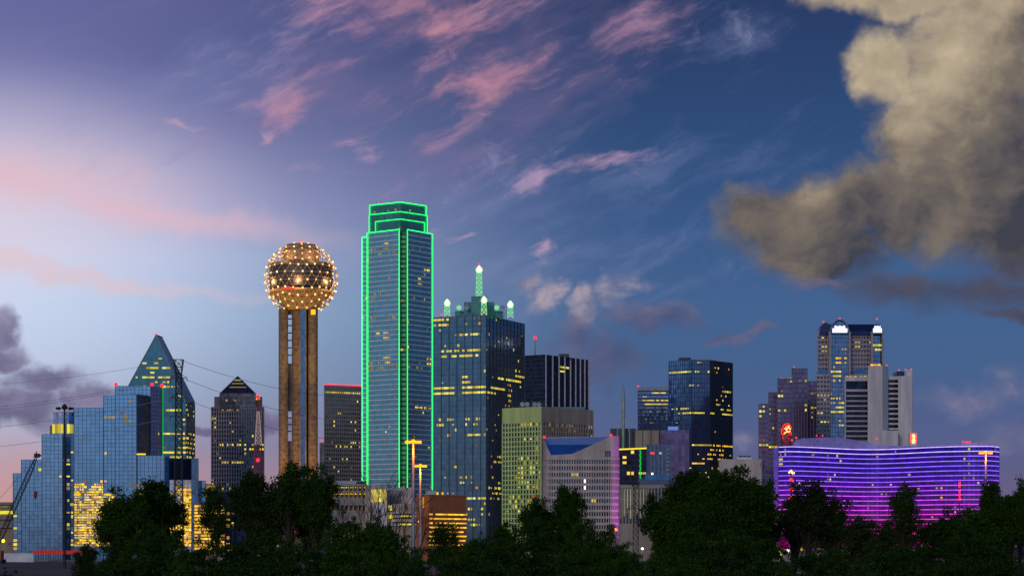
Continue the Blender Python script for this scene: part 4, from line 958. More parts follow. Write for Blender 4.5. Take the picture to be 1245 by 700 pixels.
sc_ = t.nodes.new('ShaderNodeVectorMath'); sc_.operation = 'DIVIDE'; lnk(tcn.outputs['Object'], sc_.inputs[0]); sc_.inputs[1].default_value = (2.6, 60, 3.05)
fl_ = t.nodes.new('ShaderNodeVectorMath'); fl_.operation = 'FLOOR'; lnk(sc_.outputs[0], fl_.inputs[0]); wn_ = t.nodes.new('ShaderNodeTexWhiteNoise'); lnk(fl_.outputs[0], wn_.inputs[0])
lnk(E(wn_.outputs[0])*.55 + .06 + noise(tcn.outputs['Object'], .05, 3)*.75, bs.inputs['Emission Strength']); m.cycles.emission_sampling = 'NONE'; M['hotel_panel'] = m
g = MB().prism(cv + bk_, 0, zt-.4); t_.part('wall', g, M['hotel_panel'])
NF = 19; fz = 5.85*1400/F; cols = [(205,170,255), (150,105,255), (145,98,255), (155,92,255), (180,90,250), (200,84,245), (215,76,230), (225,70,205), (232,64,180), (232,54,155)]
for k in range(NF):
    z_ = zt-.6-k*fz; ci = min(len(cols)-1, int(k/NF*len(cols))); nm = f'led{ci}'
    if nm not in M:
        M[nm] = glow('light_line_'+'abcdefghij'[ci], [cols[ci]], 1.7, vary=False); tt_ = M[nm].node_tree; E.tree = tt_
        c_ = tt_.nodes.new('ShaderNodeTexCoord'); lnk(noise(c_.outputs['Object'], .22, 5, .7)*2.2 + .2, [n for n in tt_.nodes if n.type == 'EMISSION'][0].inputs[1])
    t_.part('light_line', strip(cv, z_-.27, z_+.27, .1, .8), M[nm])
    if k: t_.part('floor_slab', strip(cv, z_-.9, z_-.3, .05, .4), M['gunmetal'])
for i in range(1, len(cv)):
    a, b_ = cv[i-1], cv[i]
    px = CX+(a[0]+t_.X)/(a[1]+1400)*F
    t_.facade(a, b_, zt-.6-18*fz, zt-.6, 3.2, fz, .05, [(947, 957, 548, 566, .7, 'yellow'), (947, 958, 545, 560, .5, 'dim'), (1096, 1098, 548, 566, .8, 'dim'), (1170, 1190, 560, 584, .2, 'dim'), (1000, 1010, 550, 590, .15, 'dim')], None, None, .45, .5, proud=.3, voff=-.05)
g = MB()
for i in range(0, len(cv)): g.obox(cv[i], (1, 0), (0, -1), -.22, .22, 0, .5, 0, zt-.6)
t_.part('mullion', g, M['mull'])
# roof screen
scr = [(964, 540.5), (967, 534), (976, 531.5), (992, 530.3), (1010, 528.8), (1024, 528.6), (1040, 530.5), (1055, 533.2), (1070, 536), (1085, 538), (1110, 539.5), (1140, 540), (1165, 539.8), (1180, 538.0), (1192, 537.6), (1203, 539.5), (1212, 541)]
sx = [p[0] for p in scr]; sy = [p[1] for p in scr]; g = MB(); rb_ = MB()
xs = np.arange(964, 1212, 2.0); base_cv = lambda px: 1400-6+50*math.exp(-(((px-946.5)/268-.42)/.26)**2)+4
pr = None
for x_ in xs:
    D_ = base_cv(x_); y_ = float(np.interp(x_, sx, sy)); p_ = (WX(x_, D_)-t_.X, D_-1400, WZ(y_, 1400))
    if pr: g.prism([(pr[0], pr[1]), (p_[0], p_[1]), (p_[0], p_[1]+1), (pr[0], pr[1]+1)], zt-.6, [pr[2], p_[2], p_[2], pr[2]])
    rb_.box(p_[0]-.12, p_[0]+.12, p_[1]-.35, p_[1], zt-.3, p_[2]-.1); pr = p_
off_ = len(g.v); g.v += rb_.v; g.f += [tuple(i+off_ for i in f) for f in rb_.f]; t_.part('roof_screen', g, M['mesh_grey'])
for x_ in (1171, 1175, 1179): t_.beacon(x_, 537, 1402, .7, .5)
for x_ in (993, 1000): t_.beacon(x_, 529.2, 1440, .5, .3)
t_.beacon(968, 532, 1420, .7, .3); t_.beacon(1066, 533, 1430, .6, .3)
g = strip(cv, 0, 8, .3, 1.2); t_.part('podium', g, M['concrete'])
for k in range(26):
    x_, y_ = cv[2+(k*7) % 44]; t_.part('entrance_lamp', MB().box(x_-.9, x_+.9, y_-1.8, y_-1.3, 6+(k % 3)*1.2, 7.6+(k % 3)*1.2), M['warm' if k % 3 else 'hotwhite'])
t_.windows()
for px_, c_ in ():
    l = bpy.data.lights.new('facade_light', 'POINT'); l.energy = 5000; l.color = c_; l.shadow_soft_size = 3; o = bpy.data.objects.new('facade_light', l); C.objects.link(o); o.location = (WX(px_, 1420), 1412, zt+4)
# small lit emblem on the tower behind
s_ = Bld('glowing_orange_sign', 'small upright orange-white glowing sign on a slim block over the hotel roof', 1110.5, 1600, 'sign')
s_.part('sign_block', MB().box(-2.6, 2.6, 0, 6, 0, s_.z(526)), M['stone']); mm_ = 1600/F
s_.part('sign_tube', MB().path([((x-1110.5)*mm_, -.5, s_.z(y)) for x, y in ((1109, 530), (1110.5, 528), (1112, 530), (1110.5, 533), (1109, 536), (1110.5, 538.5), (1112.3, 536), (1110.5, 533))], .45, 5), M['neonhot'])
s_.part('sign_edge', MB().path([((x-1110.5)*mm_, -.4, s_.z(y)) for x, y in ((1107.5, 538), (1107.5, 527), (1113.5, 527), (1113.5, 538))], .3, 4), M['redneon'])

# ================================================================== low foreground buildings
t_ = Bld('orange_brick_block', 'low orange brick block with slanting rows of lit openings', 538, 950)
P = [t_.L(506, 955), t_.L(522, 950), t_.L(567, 968), t_.L(560, 990), t_.L(506, 985)]; zt = t_.z(602, 950)
t_.part('wall', MB().prism(P, 0, zt), M['brick']); t_.part('roof_cap', MB().prism([(p[0]*1.01, p[1]-.3) for p in P], zt, zt+.4), M['brick'])
t_.facade(P[1], P[2], 0, t_.z(622), 1.9, 1.9, .0, [(522, 567, 624, 660, .9, 'gold')], None, None, .78, .42, proud=.1)
t_.part('stair_slot', MB().box(t_.L(514, 952)[0], t_.L(515.5, 952)[0], -.3, 3, t_.z(617), t_.z(604)), M['warm'])
q = t_.L(524, 965); t_.part('plant_room', MB().box(q[0]-2.4, q[0]+2.2, q[1], q[1]+5, zt, t_.z(596, 965)), M['steel_grey'])
t_.windows()
t_ = Bld('lit_parking_garage', 'parking garage with two rows of amber lamps under a pale roof', 425, 1000)
P = t_.flat(403, 446, 40, 1000); zt = t_.z(589)
t_.part('deck', MB().prism([(p[0], p[1]+2.5) for p in P], 0, zt-.4), M['deckwarm'])
g = MB()
for y0, y1 in ((588, 590.5), (596.5, 598.5), (604.5, 614), (620, 640)): g.box(P[0][0], P[1][0], -.2, 3, t_.z(y1), t_.z(y0))
for k in range(9): x_ = P[0][0]+k*(P[1][0]-P[0][0])/8; g.box(x_-.25, x_+.25, -.1, 2.8, 0, zt)
t_.part('parapet', g, M['concrete'])
for j, y_ in enumerate((592, 599.8)):
    for k in range(14): x_ = t_.L(407+k*2.8)[0]; t_.part('deck_lamp', MB().box(x_-.3, x_+.3, .3, .6, t_.z(y_+.9), t_.z(y_-.4)), M['gold' if j else 'yellow'])
q = t_.flat(408, 441, 14, 1008); t_.part('roof', MB().prism(q, zt, t_.z(584, 1008)), M['mull_pale'])
for k in range(6): q = t_.L(434+k*2, 1006); t_.part('parked_vent', MB().box(q[0]-.3, q[0]+.3, q[1]-1, q[1], zt, t_.z(585-(k % 2)*1.6)), M['steel'])
t_ = Bld('pale_terraced_building', 'low pale terraced building with a bright yellow window below the neon tower', 480, 980)
for x0, x1, y_, D_, mt in ((444, 470, 590, 990, 'stone_pink'), (468, 486, 596, 992, 'concrete'), (480, 502, 592, 994, 'stone_pink'), (444, 512, 612, 984, 'stone_pink'), (470, 512, 622, 980, 'stone'), (440, 515, 640, 976, 'stone_warm')):
    q = t_.flat(x0, x1, 18, D_); t_.part('wall', MB().prism(q, 0, t_.z(y_, D_)), M[mt])
for k in range(4): q = t_.L(454.5+k*4.2, 983.6); t_.part('window', MB().box(q[0]-.68, q[0]+.68, q[1]-9, q[1]-8.8, t_.z(610, 983), t_.z(595.5, 983)), M['yellow'])
q = t_.flat(453, 470.5, 9, 975); t_.part('wall', MB().prism(q, 0, t_.z(594, 975)), M['stone'])
for k in range(4): q = t_.L(454.8+k*4.3, 974.8); t_.part('window', MB().box(q[0]-.68, q[0]+.68, q[1]-.1, q[1]+.15, t_.z(610, 975), t_.z(596, 975)), M['yellow'])
for y0 in (624, 628.5, 634, 639, 644): t_.part('window_band', MB().box(t_.L(477, 979.8)[0], t_.L(511, 979.8)[0], -.4, .2, t_.z(y0+1.6), t_.z(y0)), M['pane_dark'])
for x_, y_, w_, h_ in ((474.5, 617, .7, 2.2), (475, 628, .8, 1.4), (492, 627, 2, .6), (494, 637, 2.6, .7), (500, 627, 1.0, .5)): q = t_.L(x_, 979); t_.part('window', MB().box(q[0]-w_, q[0]+w_, -1.6, -1.1, t_.z(y_)-h_/2, t_.z(y_)+h_/2), M['yellow'])
t_ = Bld('columned_beige_building', 'low beige building with tall pale window columns behind the pylon', 795, 1050)
P = t_.flat(753, 843, 30, 1050); zt = t_.z(589)
t_.part('core', MB().prism([(p[0], p[1]+.8) for p in P], 0, zt-.3), M['pane_dark'])
g = MB(); g.box(P[0][0], P[1][0], -.1, 1, t_.z(593), zt); g.box(P[0][0], P[1][0], -.05, .9, 0, t_.z(636)); n_ = 23
for k in range(n_+1): x_ = P[0][0]+k*(P[1][0]-P[0][0])/n_; g.box(x_-.28, x_+.28, -.2, .9, 0, zt-.2)
for y_ in (606, 621): g.box(P[0][0], P[1][0], .2, .9, t_.z(y_+1.6), t_.z(y_))
t_.part('wall', g, M['stone_warm'])
M['palestrip'] = glow('pale_strip_light', [(235,235,205)], .55, lo=.2)
for k in range(9): x_ = P[0][0]+(k+.5)*(P[1][0]-P[0][0])/n_; t_.part('lit_column', MB().box(x_-.14, x_+.14, -.55, -.3, t_.z(630-(k % 3)*3), t_.z(594)), M['palestrip'])
q = t_.flat(776, 815, 16, 1062); t_.part('sloped_roof', MB().prism(q, 0, [t_.z(589, 1062)]*2+[t_.z(580, 1062)]*2), M['steel_grey'])
q = t_.flat(784, 814, 10, 1075); t_.part('roof_light', MB().prism(q, 0, t_.z(577, 1075)), M['roofblue'])
q = t_.L(793, 1060); t_.part('lamp', MB().ball((*q, t_.z(575.5, 1060)), .5, 6), M['hotwhite'])
t_ = Bld('white_flat_roofed_building', 'plain white flat-roofed building with small rooftop units behind tall trees', 902, 1100)
P = t_.flat(874, 926, 24, 1100); t_.part('wall', MB().prism(P, 0, t_.z(558)), M['stone_pink']); P = t_.flat(896, 914, 20, 1112); t_.part('wall', MB().prism(P, 0, t_.z(555.5, 1112)), M['white'])
for x_ in (901, 906, 911): q = t_.L(x_, 1116); t_.part('roof_unit', MB().box(q[0]-.9, q[0]+.6, q[1], q[1]+2, t_.z(556, 1116)-1, t_.z(553.5, 1116)), M['gunmetal'])
t_.part('window', MB().box(t_.L(924)[0], t_.L(925.2)[0], -.1, .1, t_.z(567), t_.z(562)), M['brick'])
t_ = Bld('golden_lit_annex', 'low annex glowing gold between the hotel and the trees', 254, 1020)
P = t_.flat(236, 273, 16); zt = t_.z(612); t_.part('wall', MB().prism(P, 0, zt), M['stone_warm']); t_.facade(P[0], P[1], 2, zt-.4, 1.5, 1.5, .0, [(236, 273, 600, 668, .85, 'gold')], None, (.25, .2, 'brick'), .85, .8, proud=.1); t_.windows()
t_ = Bld('tan_roofed_low_office', 'low grey office with a lit tan roof box beneath the pyramid tower', 270, 1150)
P = t_.flat(247, 335, 30); zt = t_.z(598); t_.part('wall', MB().prism(P, 0, zt), M['navy_pale']); t_.facade(P[0], P[1], 0, zt, 2.4, 3.2, .1, [], (.2, .2, 'mull'), (.6, .2, 'gunmetal'), .8, .5)
q = t_.flat(243, 262, 14, 1160); t_.part('roof_box', MB().prism(q, 0, t_.z(588, 1160)), M['stone_warm']); t_.part('roof_lamp', MB().box(t_.L(246)[0], t_.L(258)[0], 8, 8.6, t_.z(595), t_.z(589)), M['dim'])
for x_ in (286, 305, 312): t_.beacon(x_, 606+(x_ % 5), 1145, .7, .3)
t_.windows()
t_ = Bld('left_edge_garage', 'beige garage with a glowing yellow deck cut by the left frame edge', 2, 1110)
P = t_.flat(-14, 15, 24); t_.part('deck', MB().prism([(p[0], p[1]+2) for p in P], 0, t_.z(613)), M['stone_warm'])
g = MB()
for y0, y1 in ((610, 613), (617.5, 619.5), (626, 631), (637, 641)): g.box(P[0][0], P[1][0], 0, 2.2, t_.z(y1), t_.z(y0))
t_.part('parapet', g, M['concrete']); t_.part('deck_light', MB().box(P[0][0], P[1][0], .8, 1.2, t_.z(624.5), t_.z(620.5)), M['yellow'])
for k in range(8): x_ = t_.L(-10+k*3)[0]; t_.part('deck_lamp', MB().box(x_-.35, x_+.35, .8, 1.2, t_.z(616.5), t_.z(614.6)), M['dim'])
q = t_.L(5, 1108); t_.part('lamp', MB().ball((q[0], q[1]-2, t_.z(657, 1108)), .9, 6), M['ylight'])

# ------------------------------------------------------------------ wall, barrier, road
w = empty('concrete_retaining_wall', (WX(0, 700), 700, 5), 'pale concrete retaining wall at the bottom left', 'wall')
MB().box(-40, WX(41, 700)-w.location.x, -.3, .3, -1, WZ(672, 700)-5).build('wall_panel', M['white'], w)
g = MB(); g.box(-40, WX(41, 700)-w.location.x+.05, -.4, .4, WZ(672, 700)-5, WZ(671.3, 700)-5); g.build('coping', M['concrete'], w)
w = empty('red_lit_barrier', (WX(70, 705), 705, 5), 'long red barrier glowing along the road below the hotel', 'barrier')
M['redpanel'] = glow('red_lit_panel', [(225,50,32)], .6, vary=False)
MB().box(WX(40, 705)-w.location.x, WX(112, 705)-w.location.x, -.1, .1, WZ(673, 705)-5, WZ(668.8, 705)-5).build('panel', M['redpanel'], w)
g = MB()
for k in range(25): x_ = WX(41+k*3, 705)-w.location.x; g.box(x_-.06, x_+.06, -.25, -.12, -.4, WZ(668.2, 705)-5)
g.build('post', M['steel'], w)
rd = MB().box(-420, 420, 715, 745, 4.9, 5.25).build('road', M['asphalt']); rd['kind'] = 'structure'
g = MB(); g.box(-420, 420, 714.6, 715.0, 4.9, 5.4).build('road_kerb', M['concrete'])['kind'] = 'structure'

# ------------------------------------------------------------------ poles, pylons, cranes
def highmast(px, D, ytop, label, lit, head=1.6, ang=8):
    z0 = 5 if D > 340 else 0
    o = empty('high_mast_light', (WX(px, D), D, z0), label, 'street lamp', 'high mast lights'); zt = WZ(ytop, D)-z0
    MB().lathe([(.34, -.5), (.30, zt*.5), (.16, zt)], 10).build('pole', M['steel' if not lit else 'steel_grey'], o)
    if lit:
        g = MB(); g.box(-head, head, -.12, .12, zt-.15, zt+.05); g.build('arm', M['steel'], o)
        for k in (-1, -.62, .62, 1): MB().box(head*k-.30, head*k+.30, -.35, .35, zt-.1, zt+.32).build('luminaire', M['amber'], o)
        MB().ball((0, 0, zt+.2), .36, 8).build('luminaire', M['amber'], o)
        l = bpy.data.lights.new('lamp_light', 'POINT'); l.energy = 2200; l.color = (1, .26, .01); l.shadow_soft_size = .4
        q = bpy.data.objects.new('lamp_light', l); C.objects.link(q); q.location = (0, -1.6, zt-1.2); q.parent = o
    else:
        MB().lathe([(.5, zt-.2), (.7, zt+.3), (.5, zt+.5), (.2, zt+.9)], 10).build('head_frame', M['steel'], o)
        g = MB()
        for k in range(8):
            t = 2*math.pi*k/8+.2; a_ = (math.cos(t)*.4, math.sin(t)*.4, zt); b_ = (math.cos(t)*head, math.sin(t)*head, zt-.05); g.tube(a_, b_, .05, 4)
            MB().lathe([(.28, -.3), (.34, 0), (.1, .25)], 8, b_[0], b_[1]).build('luminaire', M['steel'], o).location = (0, 0, zt)
        g.build('arm', M['steel'], o)
highmast(78.5, 480, 496, 'tall unlit high-mast light pole in front of the mirror-glass hotel', False, 1.6)
highmast(502.5, 360, 538, 'taller of the two amber street lamps in front of the neon tower', True, 1.0)
highmast(511, 440, 567, 'shorter amber street lamp right of the taller one, by the brick block', True, 1.0)
highmast(1198.5, 520, 551, 'amber twin-headed street lamp before the right end of the striped hotel', True, 1.25)
def pylon(name, label, px, D, ytop, w0, w1, n, arms=(), rr=.09):
    z0 = 5 if D > 340 else 0
    o = empty(name, (WX(px, D), D, z0), label, 'pylon'); zt = WZ(ytop, D)-z0
    lattice(0, 0, -.5, zt*.93, w0, w1, n, rr, None, 'steel', 'lattice_mast', parent=o)
    lattice(0, 0, zt*.93, zt, w1, w1*1.6, 2, rr, None, 'steel', 'mast_head', parent=o)
    for y_, l_ in arms:
        z = WZ(y_, D)-z0; g = MB(); g.tube((-l_, 0, z), (l_, 0, z), .1, 4); g.tube((-l_, 0, z), (0, 0, z+1.1), .07, 4); g.tube((l_, 0, z), (0, 0, z+1.1), .07, 4)
        for s in (-1, 1): g.tube((s*l_, 0, z), (s*l_, 0, z-.9), .08, 4)
        g.build('cross_arm', M['steel'], o)
    return o
pylon('power_pylon', 'tall dark lattice power pylon in front of the prism skyscraper', 217.3, 500, 437, 2.0, 1.25, 30, ((459, 1.9), (483, 1.9), (506, 1.9)))
pylon('power_pylon', 'small dark lattice pylon before the columned beige building', 773, 420, 586, 1.1, .9, 14, ((618, 1.6),), .06)
o = empty('radio_mast', (WX(314, 1000), 1000, 0), 'slim floodlit lattice radio mast with red beacons before the pyramid tower', 'mast')
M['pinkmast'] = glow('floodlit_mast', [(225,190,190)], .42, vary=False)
lattice(0, 0, 0, WZ(541, 1000), 3.6, 2.9, 12, .14, None, 'redglow', 'lattice_mast', parent=o)
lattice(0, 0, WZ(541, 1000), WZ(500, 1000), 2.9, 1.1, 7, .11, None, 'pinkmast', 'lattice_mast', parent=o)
lattice(0, 0, WZ(500, 1000), WZ(483, 1000), 1.1, .7, 4, .12, None, 'redglow', 'lattice_mast', parent=o)
for y_ in (482, 559): MB().ball((0, -1.6, WZ(y_, 1000)), .85, 8).build('beacon', M['red'], o)
# lattice boom crane
D = 640; o = empty('lattice_boom_crane', (WX(-14, D), D, 5), 'crawler crane with a dark lattice boom leaning over the far left', 'crane')
def q3(px, py): return Vector((WX(px, D)-o.location.x, 0, WZ(py, D)-5))
g = MB(); a_, b_ = q3(-6, 668), q3(45, 554); n = 26; d = (b_-a_); perp = Vector((-d.z, 0, d.x)).normalized(); prev = None
for k in range(n+1):
    f = k/n; w_ = 1.0*min(1, f*5+.25, (1-f)*4+.3); c = a_+d*f; ring = [c+perp*w_*.6+Vector((0, w_*.6, 0)), c+perp*w_*.6-Vector((0, w_*.6, 0)), c-perp*w_*.6-Vector((0, w_*.6, 0)), c-perp*w_*.6+Vector((0, w_*.6, 0))]
    if prev:
        for q in range(4): g.tube(prev[q], ring[q], .10, 4); g.tube(prev[q], ring[(q+1) % 4], .055, 3); g.tube(ring[q], ring[(q+1) % 4], .05, 3)
    prev = ring
g.build('lattice_boom', M['steel'], o)
g = MB(); g.prism([(b_.x-.8, -.5), (b_.x+.8, -.5), (b_.x+.8, .5), (b_.x-.8, .5)], b_.z-.4, b_.z+.7); g.tube(b_, b_+Vector((1.2, 0, .2)), .25); g.tube(b_, b_+Vector((-.2, 0, 1.3)), .18); g.build('boom_head', M['steel'], o)
g = MB(); g.tube(b_+Vector((-1, 0, -.2)), q3(43, 598), .05, 3); g.build('hoist_rope', M['steel'], o)
h_ = q3(43, 600); MB().lathe([(.12, h_.z-1.4), (.5, h_.z-.9), (.55, h_.z+.4), (.15, h_.z+.9)], 8, h_.x, 0).build('hook_block', M['redglow'], o)
g = MB(); g.tube(h_, q3(43, 619), .05, 3); g.tube(b_, q3(-4, 610), .05, 3); g.tube(q3(-4, 610), q3(-14, 664), .15, 4); g.build('pendant_line', M['steel'], o)
MB().box(-4, 4, -2, 2, .8, 3.6).build('cab', M['brick'], o)
for s in (-1, 1): MB().prism([(-4.4, s*2.4-.5), (4.4, s*2.4-.5), (4.4, s*2.4+.5), (-4.4, s*2.4+.5)], -.1, 1.1).build('crawler_track', M['steel'], o)
# power lines
def wire(label, pts, rr=.055):
    """pts: (px, py, D) anchors joined by a sagging line"""
    a, b_ = [Vector((WX(x, D), D, WZ(y, D))) for x, y, D in pts]; base_ = Vector(((a.x+b_.x)/2, (a.y+b_.y)/2, 0)); g = MB(); P = []
    sag = (a-b_).length*.012
    for k in range(25): f = k/24; P.append(a.lerp(b_, f)-Vector((0, 0, sag*4*f*(1-f)))-base_)
    g.path(P, rr, 3); o = g.build('power_line', M['steel_grey'] if rr < .06 else M['bark'], None); o.location = base_; tag(o, label, 'cable', 'power lines from the tall pylon')
wire('upper of the two close power lines at left, running down from the pylon top', [(213, 459, 500), (-60, 499, 560)])
wire('lower of the two close power lines at left, just under the upper one', [(213, 461, 502), (-60, 503, 562)])
wire('power line reaching the left frame edge level with the hotel lantern', [(213, 483, 500), (-60, 524, 560)])
wire('lowest power line at the left frame edge, above the crane boom', [(213, 506, 500), (-60, 548, 560)])
wire('topmost power line sloping right from the pylon head to the ball tower shaft', [(221, 438, 500), (420, 482, 640)], .05)
wire('second power line sloping right from the pylon, across the pyramid roof', [(221, 459, 500), (420, 512, 640)], .05)
wire('third power line sloping right from the pylon, across the dark pyramid-roofed tower', [(221, 483, 500), (420, 536, 640)], .05)
wire('faint top power line rising left from the pylon head over the mirror-glass hotel', [(213, 438, 500), (-60, 470, 560)], .04)
# signs low in the trees
o = empty('green_and_red_road_sign', (WX(352, 600), 600, 5), 'teal sign panel over a red band, small among the trees below the ball tower', 'sign')
MB().box(WX(346, 600)-o.location.x, WX(359, 600)-o.location.x, -.1, .1, WZ(643, 600)-5, WZ(637, 600)-5).build('green_panel', glow('teal_sign_face', [(14,120,100)], .8, vary=False), o)
MB().box(WX(344, 600)-o.location.x, WX(362, 600)-o.location.x, -.1, .1, WZ(648.5, 600)-5, WZ(644.5, 600)-5).build('red_panel', glow('red_sign_face', [(230,36,20)], .8, vary=False), o)
g = MB(); g.tube((-1.2, .2, -.5), (-1.2, .2, WZ(638, 600)-5), .1); g.tube((1.2, .2, -.5), (1.2, .2, WZ(638, 600)-5), .1); g.build('post', M['steel'], o)
o = empty('glowing_yellow_sign', (WX(800, 500), 500, 5), 'small blurred yellow-white lit lettering among dark trees near the pylon', 'sign')
g = MB(); e_ = 500/F
def gl(px, segs):
    for (x0, y0), (x1, y1) in segs: g.tube(((px+x0-800)*e_, 0, WZ(635.5+y0, 500)-5), ((px+x1-800)*e_, 0, WZ(635.5+y1, 500)-5), .11, 4)
gl(790, [((0, -2), (2, -2)), ((0, 2), (2, 2)), ((0, -2), (0, 2)), ((2, -2), (2, 2)), ((0, 0), (2, 0))]); gl(795, [((0, -2), (0, 2)), ((0, -2), (1, 0)), ((1, 0), (2, -2)), ((2, -2), (2, 2))]); gl(798.5, [((0, 0), (1.6, 0)), ((0, 2), (1.6, 2)), ((0, 0), (0, 2))])
gl(801.5, [((0, -2), (3, -2)), ((1.5, -2), (1.5, 2))]); gl(805, [((0, 0), (1.5, 0)), ((0, 0), (0, 2)), ((1.5, 0), (1.5, 2))]); gl(811, [((0, 2), (1.2, -1)), ((1.2, -1), (2.6, 2)), ((.6, 1), (2, 1))])
g.build('lettering', M['ylight'], o); g = MB(); g.box(-2.1, 2.7, .3, .45, WZ(640, 500)-5, WZ(632, 500)-5); g.tube((0, .4, -.5), (0, .4, WZ(640, 500)-5), .12); g.build('backing_board', M['steel'], o)
def smalllamp(px, py, D, mat, label, r_=.35, power=0, col=(1, .8, .3)):
    z0 = 5 if D > 340 else 0
    o = empty('street_lamp', (WX(px, D), D, z0), label, 'street lamp', 'small lamps among the trees'); z = WZ(py, D)-z0
    MB().lathe([(.1, -.4), (.07, z)], 6).build('pole', M['steel'], o)
    MB().lathe([(.1, z-.1), (r_, z), (r_*1.1, z+r_*.5), (.08, z+r_*1.2)], 10).build('lamp_head', M[mat], o)
    if power:
        l = bpy.data.lights.new('lamp_light', 'POINT'); l.energy = power; l.color = col; l.shadow_soft_size = .3; q = bpy.data.objects.new('lamp_light', l); C.objects.link(q); q.location = (0, -r_-.3, z); q.parent = o
smalllamp(947.5, 674, 420, 'ylight', 'bright yellow lamp low in the trees left of the striped hotel', .55, 900, (1, .9, .3))
smalllamp(510, 634, 480, 'amber', 'round amber globe lamp beside the shorter amber street lamp', .3, 0)
smalllamp(748.5, 644, 480, 'amber', 'orange lamp among trees below the blue-roofed office', .35, 500, (1, .4, .1))
smalllamp(781, 667, 420, 'hotwhite', 'white lamp low in the trees under the small pylon', .25, 200, (1, 1, .8))
smalllamp(798, 656, 440, 'ylight', 'tiny yellow lamp below the lit lettering', .2, 150)
smalllamp(1014, 658, 500, 'hotwhite', 'white entrance lamp behind the trees at the striped hotel foot', .3, 300, (1, .9, .7))
smalllamp(94, 602, 900, 'gold', 'glowing golden lamp against the lower hotel wall', 1.3, 0)
smalllamp(634, 640, 500, 'gold', 'amber lamp among the trees below the grid-windowed office', .3, 500, (1, .7, .2))
smalllamp(398, 634, 520, 'gold', 'amber lamp among trees right of the ball tower foot', .3, 500, (1, .6, .2))
smalllamp(283, 636, 520, 'ylight', 'small yellow lamp beneath the pyramid-roofed tower trees', .25, 300, (1, .8, .3))
smalllamp(554, 640, 400, 'gold', 'small amber lamp at the foot of the orange brick block', .25, 400, (1, .6, .2))
smalllamp(1052, 655, 520, 'hotwhite', 'white lamp among trees below the middle of the striped hotel', .3, 400, (1, .85, .6))
smalllamp(1118, 650, 520, 'gold', 'amber lamp among trees below the right half of the striped hotel', .3, 400, (1, .6, .2))
smalllamp(884, 622, 520, 'gold', 'tiny amber lamp among trees before the white flat-roofed building', .22, 300, (1, .6, .2))
o = empty('vertical_orange_sign', (WX(962, 620), 620, 5), 'vertical string of orange-red sign lights before the striped hotel', 'sign')
for y_, w_ in ((573.5, 1.5), (583, 1.1), (595, 1.1), (605, 1.2), (615, .5)): z = WZ(y_, 620)-5; MB().path([(-.5*w_, -.3, z-.3), (0, -.3, z+.5), (.2, -.3, z-.4), (.6*w_, -.3, z-.2)], .22, 5).build('lit_symbol', M['redneon' if y_ > 575 else 'neonhot'], o)
g = MB(); g.tube((0, .2, -.5), (0, .2, WZ(571, 620)-5), .16, 6); g.build('pole', M['steel'], o)
o = empty('red_lit_mast', (WX(1166.5, 640), 640, 5), 'thin mast of dull red lights before the right part of the striped hotel', 'mast')
for y_ in (587, 590, 596, 601, 606): z = WZ(y_, 640)-5; MB().tube((-.1, -.2, z-.5), (.1, -.2, z+.4), .25, 5).build('red_lamp', M['redneon'], o)
MB().tube((0, .1, -.5), (0, .1, WZ(585, 640)-5), .12, 6).build('pole', M['steel'], o)

# ------------------------------------------------------------------ trees
def leafmat(name, c1, c2):
    m, t, b = newmat(name)
    g = t.nodes.new('ShaderNodeNewGeometry'); oi = t.nodes.new('ShaderNodeObjectInfo'); tcn = t.nodes.new('ShaderNodeTexCoord')
    n = noise(tcn.outputs['Object'], .35, 3, .6)
    f = E(g.outputs['Random Per Island'])*.45 + n*.6 + (E(oi.outputs['Random'])-.5)*.25
    mx = t.nodes.new('ShaderNodeMix'); mx.data_type = 'RGBA'; lnk(f.ss(.1, .9), mx.inputs[0]); mx.inputs[6].default_value = (*c1, 1); mx.inputs[7].default_value = (*c2, 1)
    lnk(mx.outputs[2], b.inputs['Base Color']); b.inputs['Roughness'].default_value = .75; b.inputs['Specular IOR Level'].default_value = .04
    return m
M['leaf'] = leafmat('dark_foliage', (.007, .022, .003), (.034, .082, .008))
M['leaf2'] = leafmat('grey_green_foliage', (.008, .020, .004), (.036, .070, .012))
M['bark'] = matte('bark', (.045, .035, .028), .95, var=.35, scale=2)
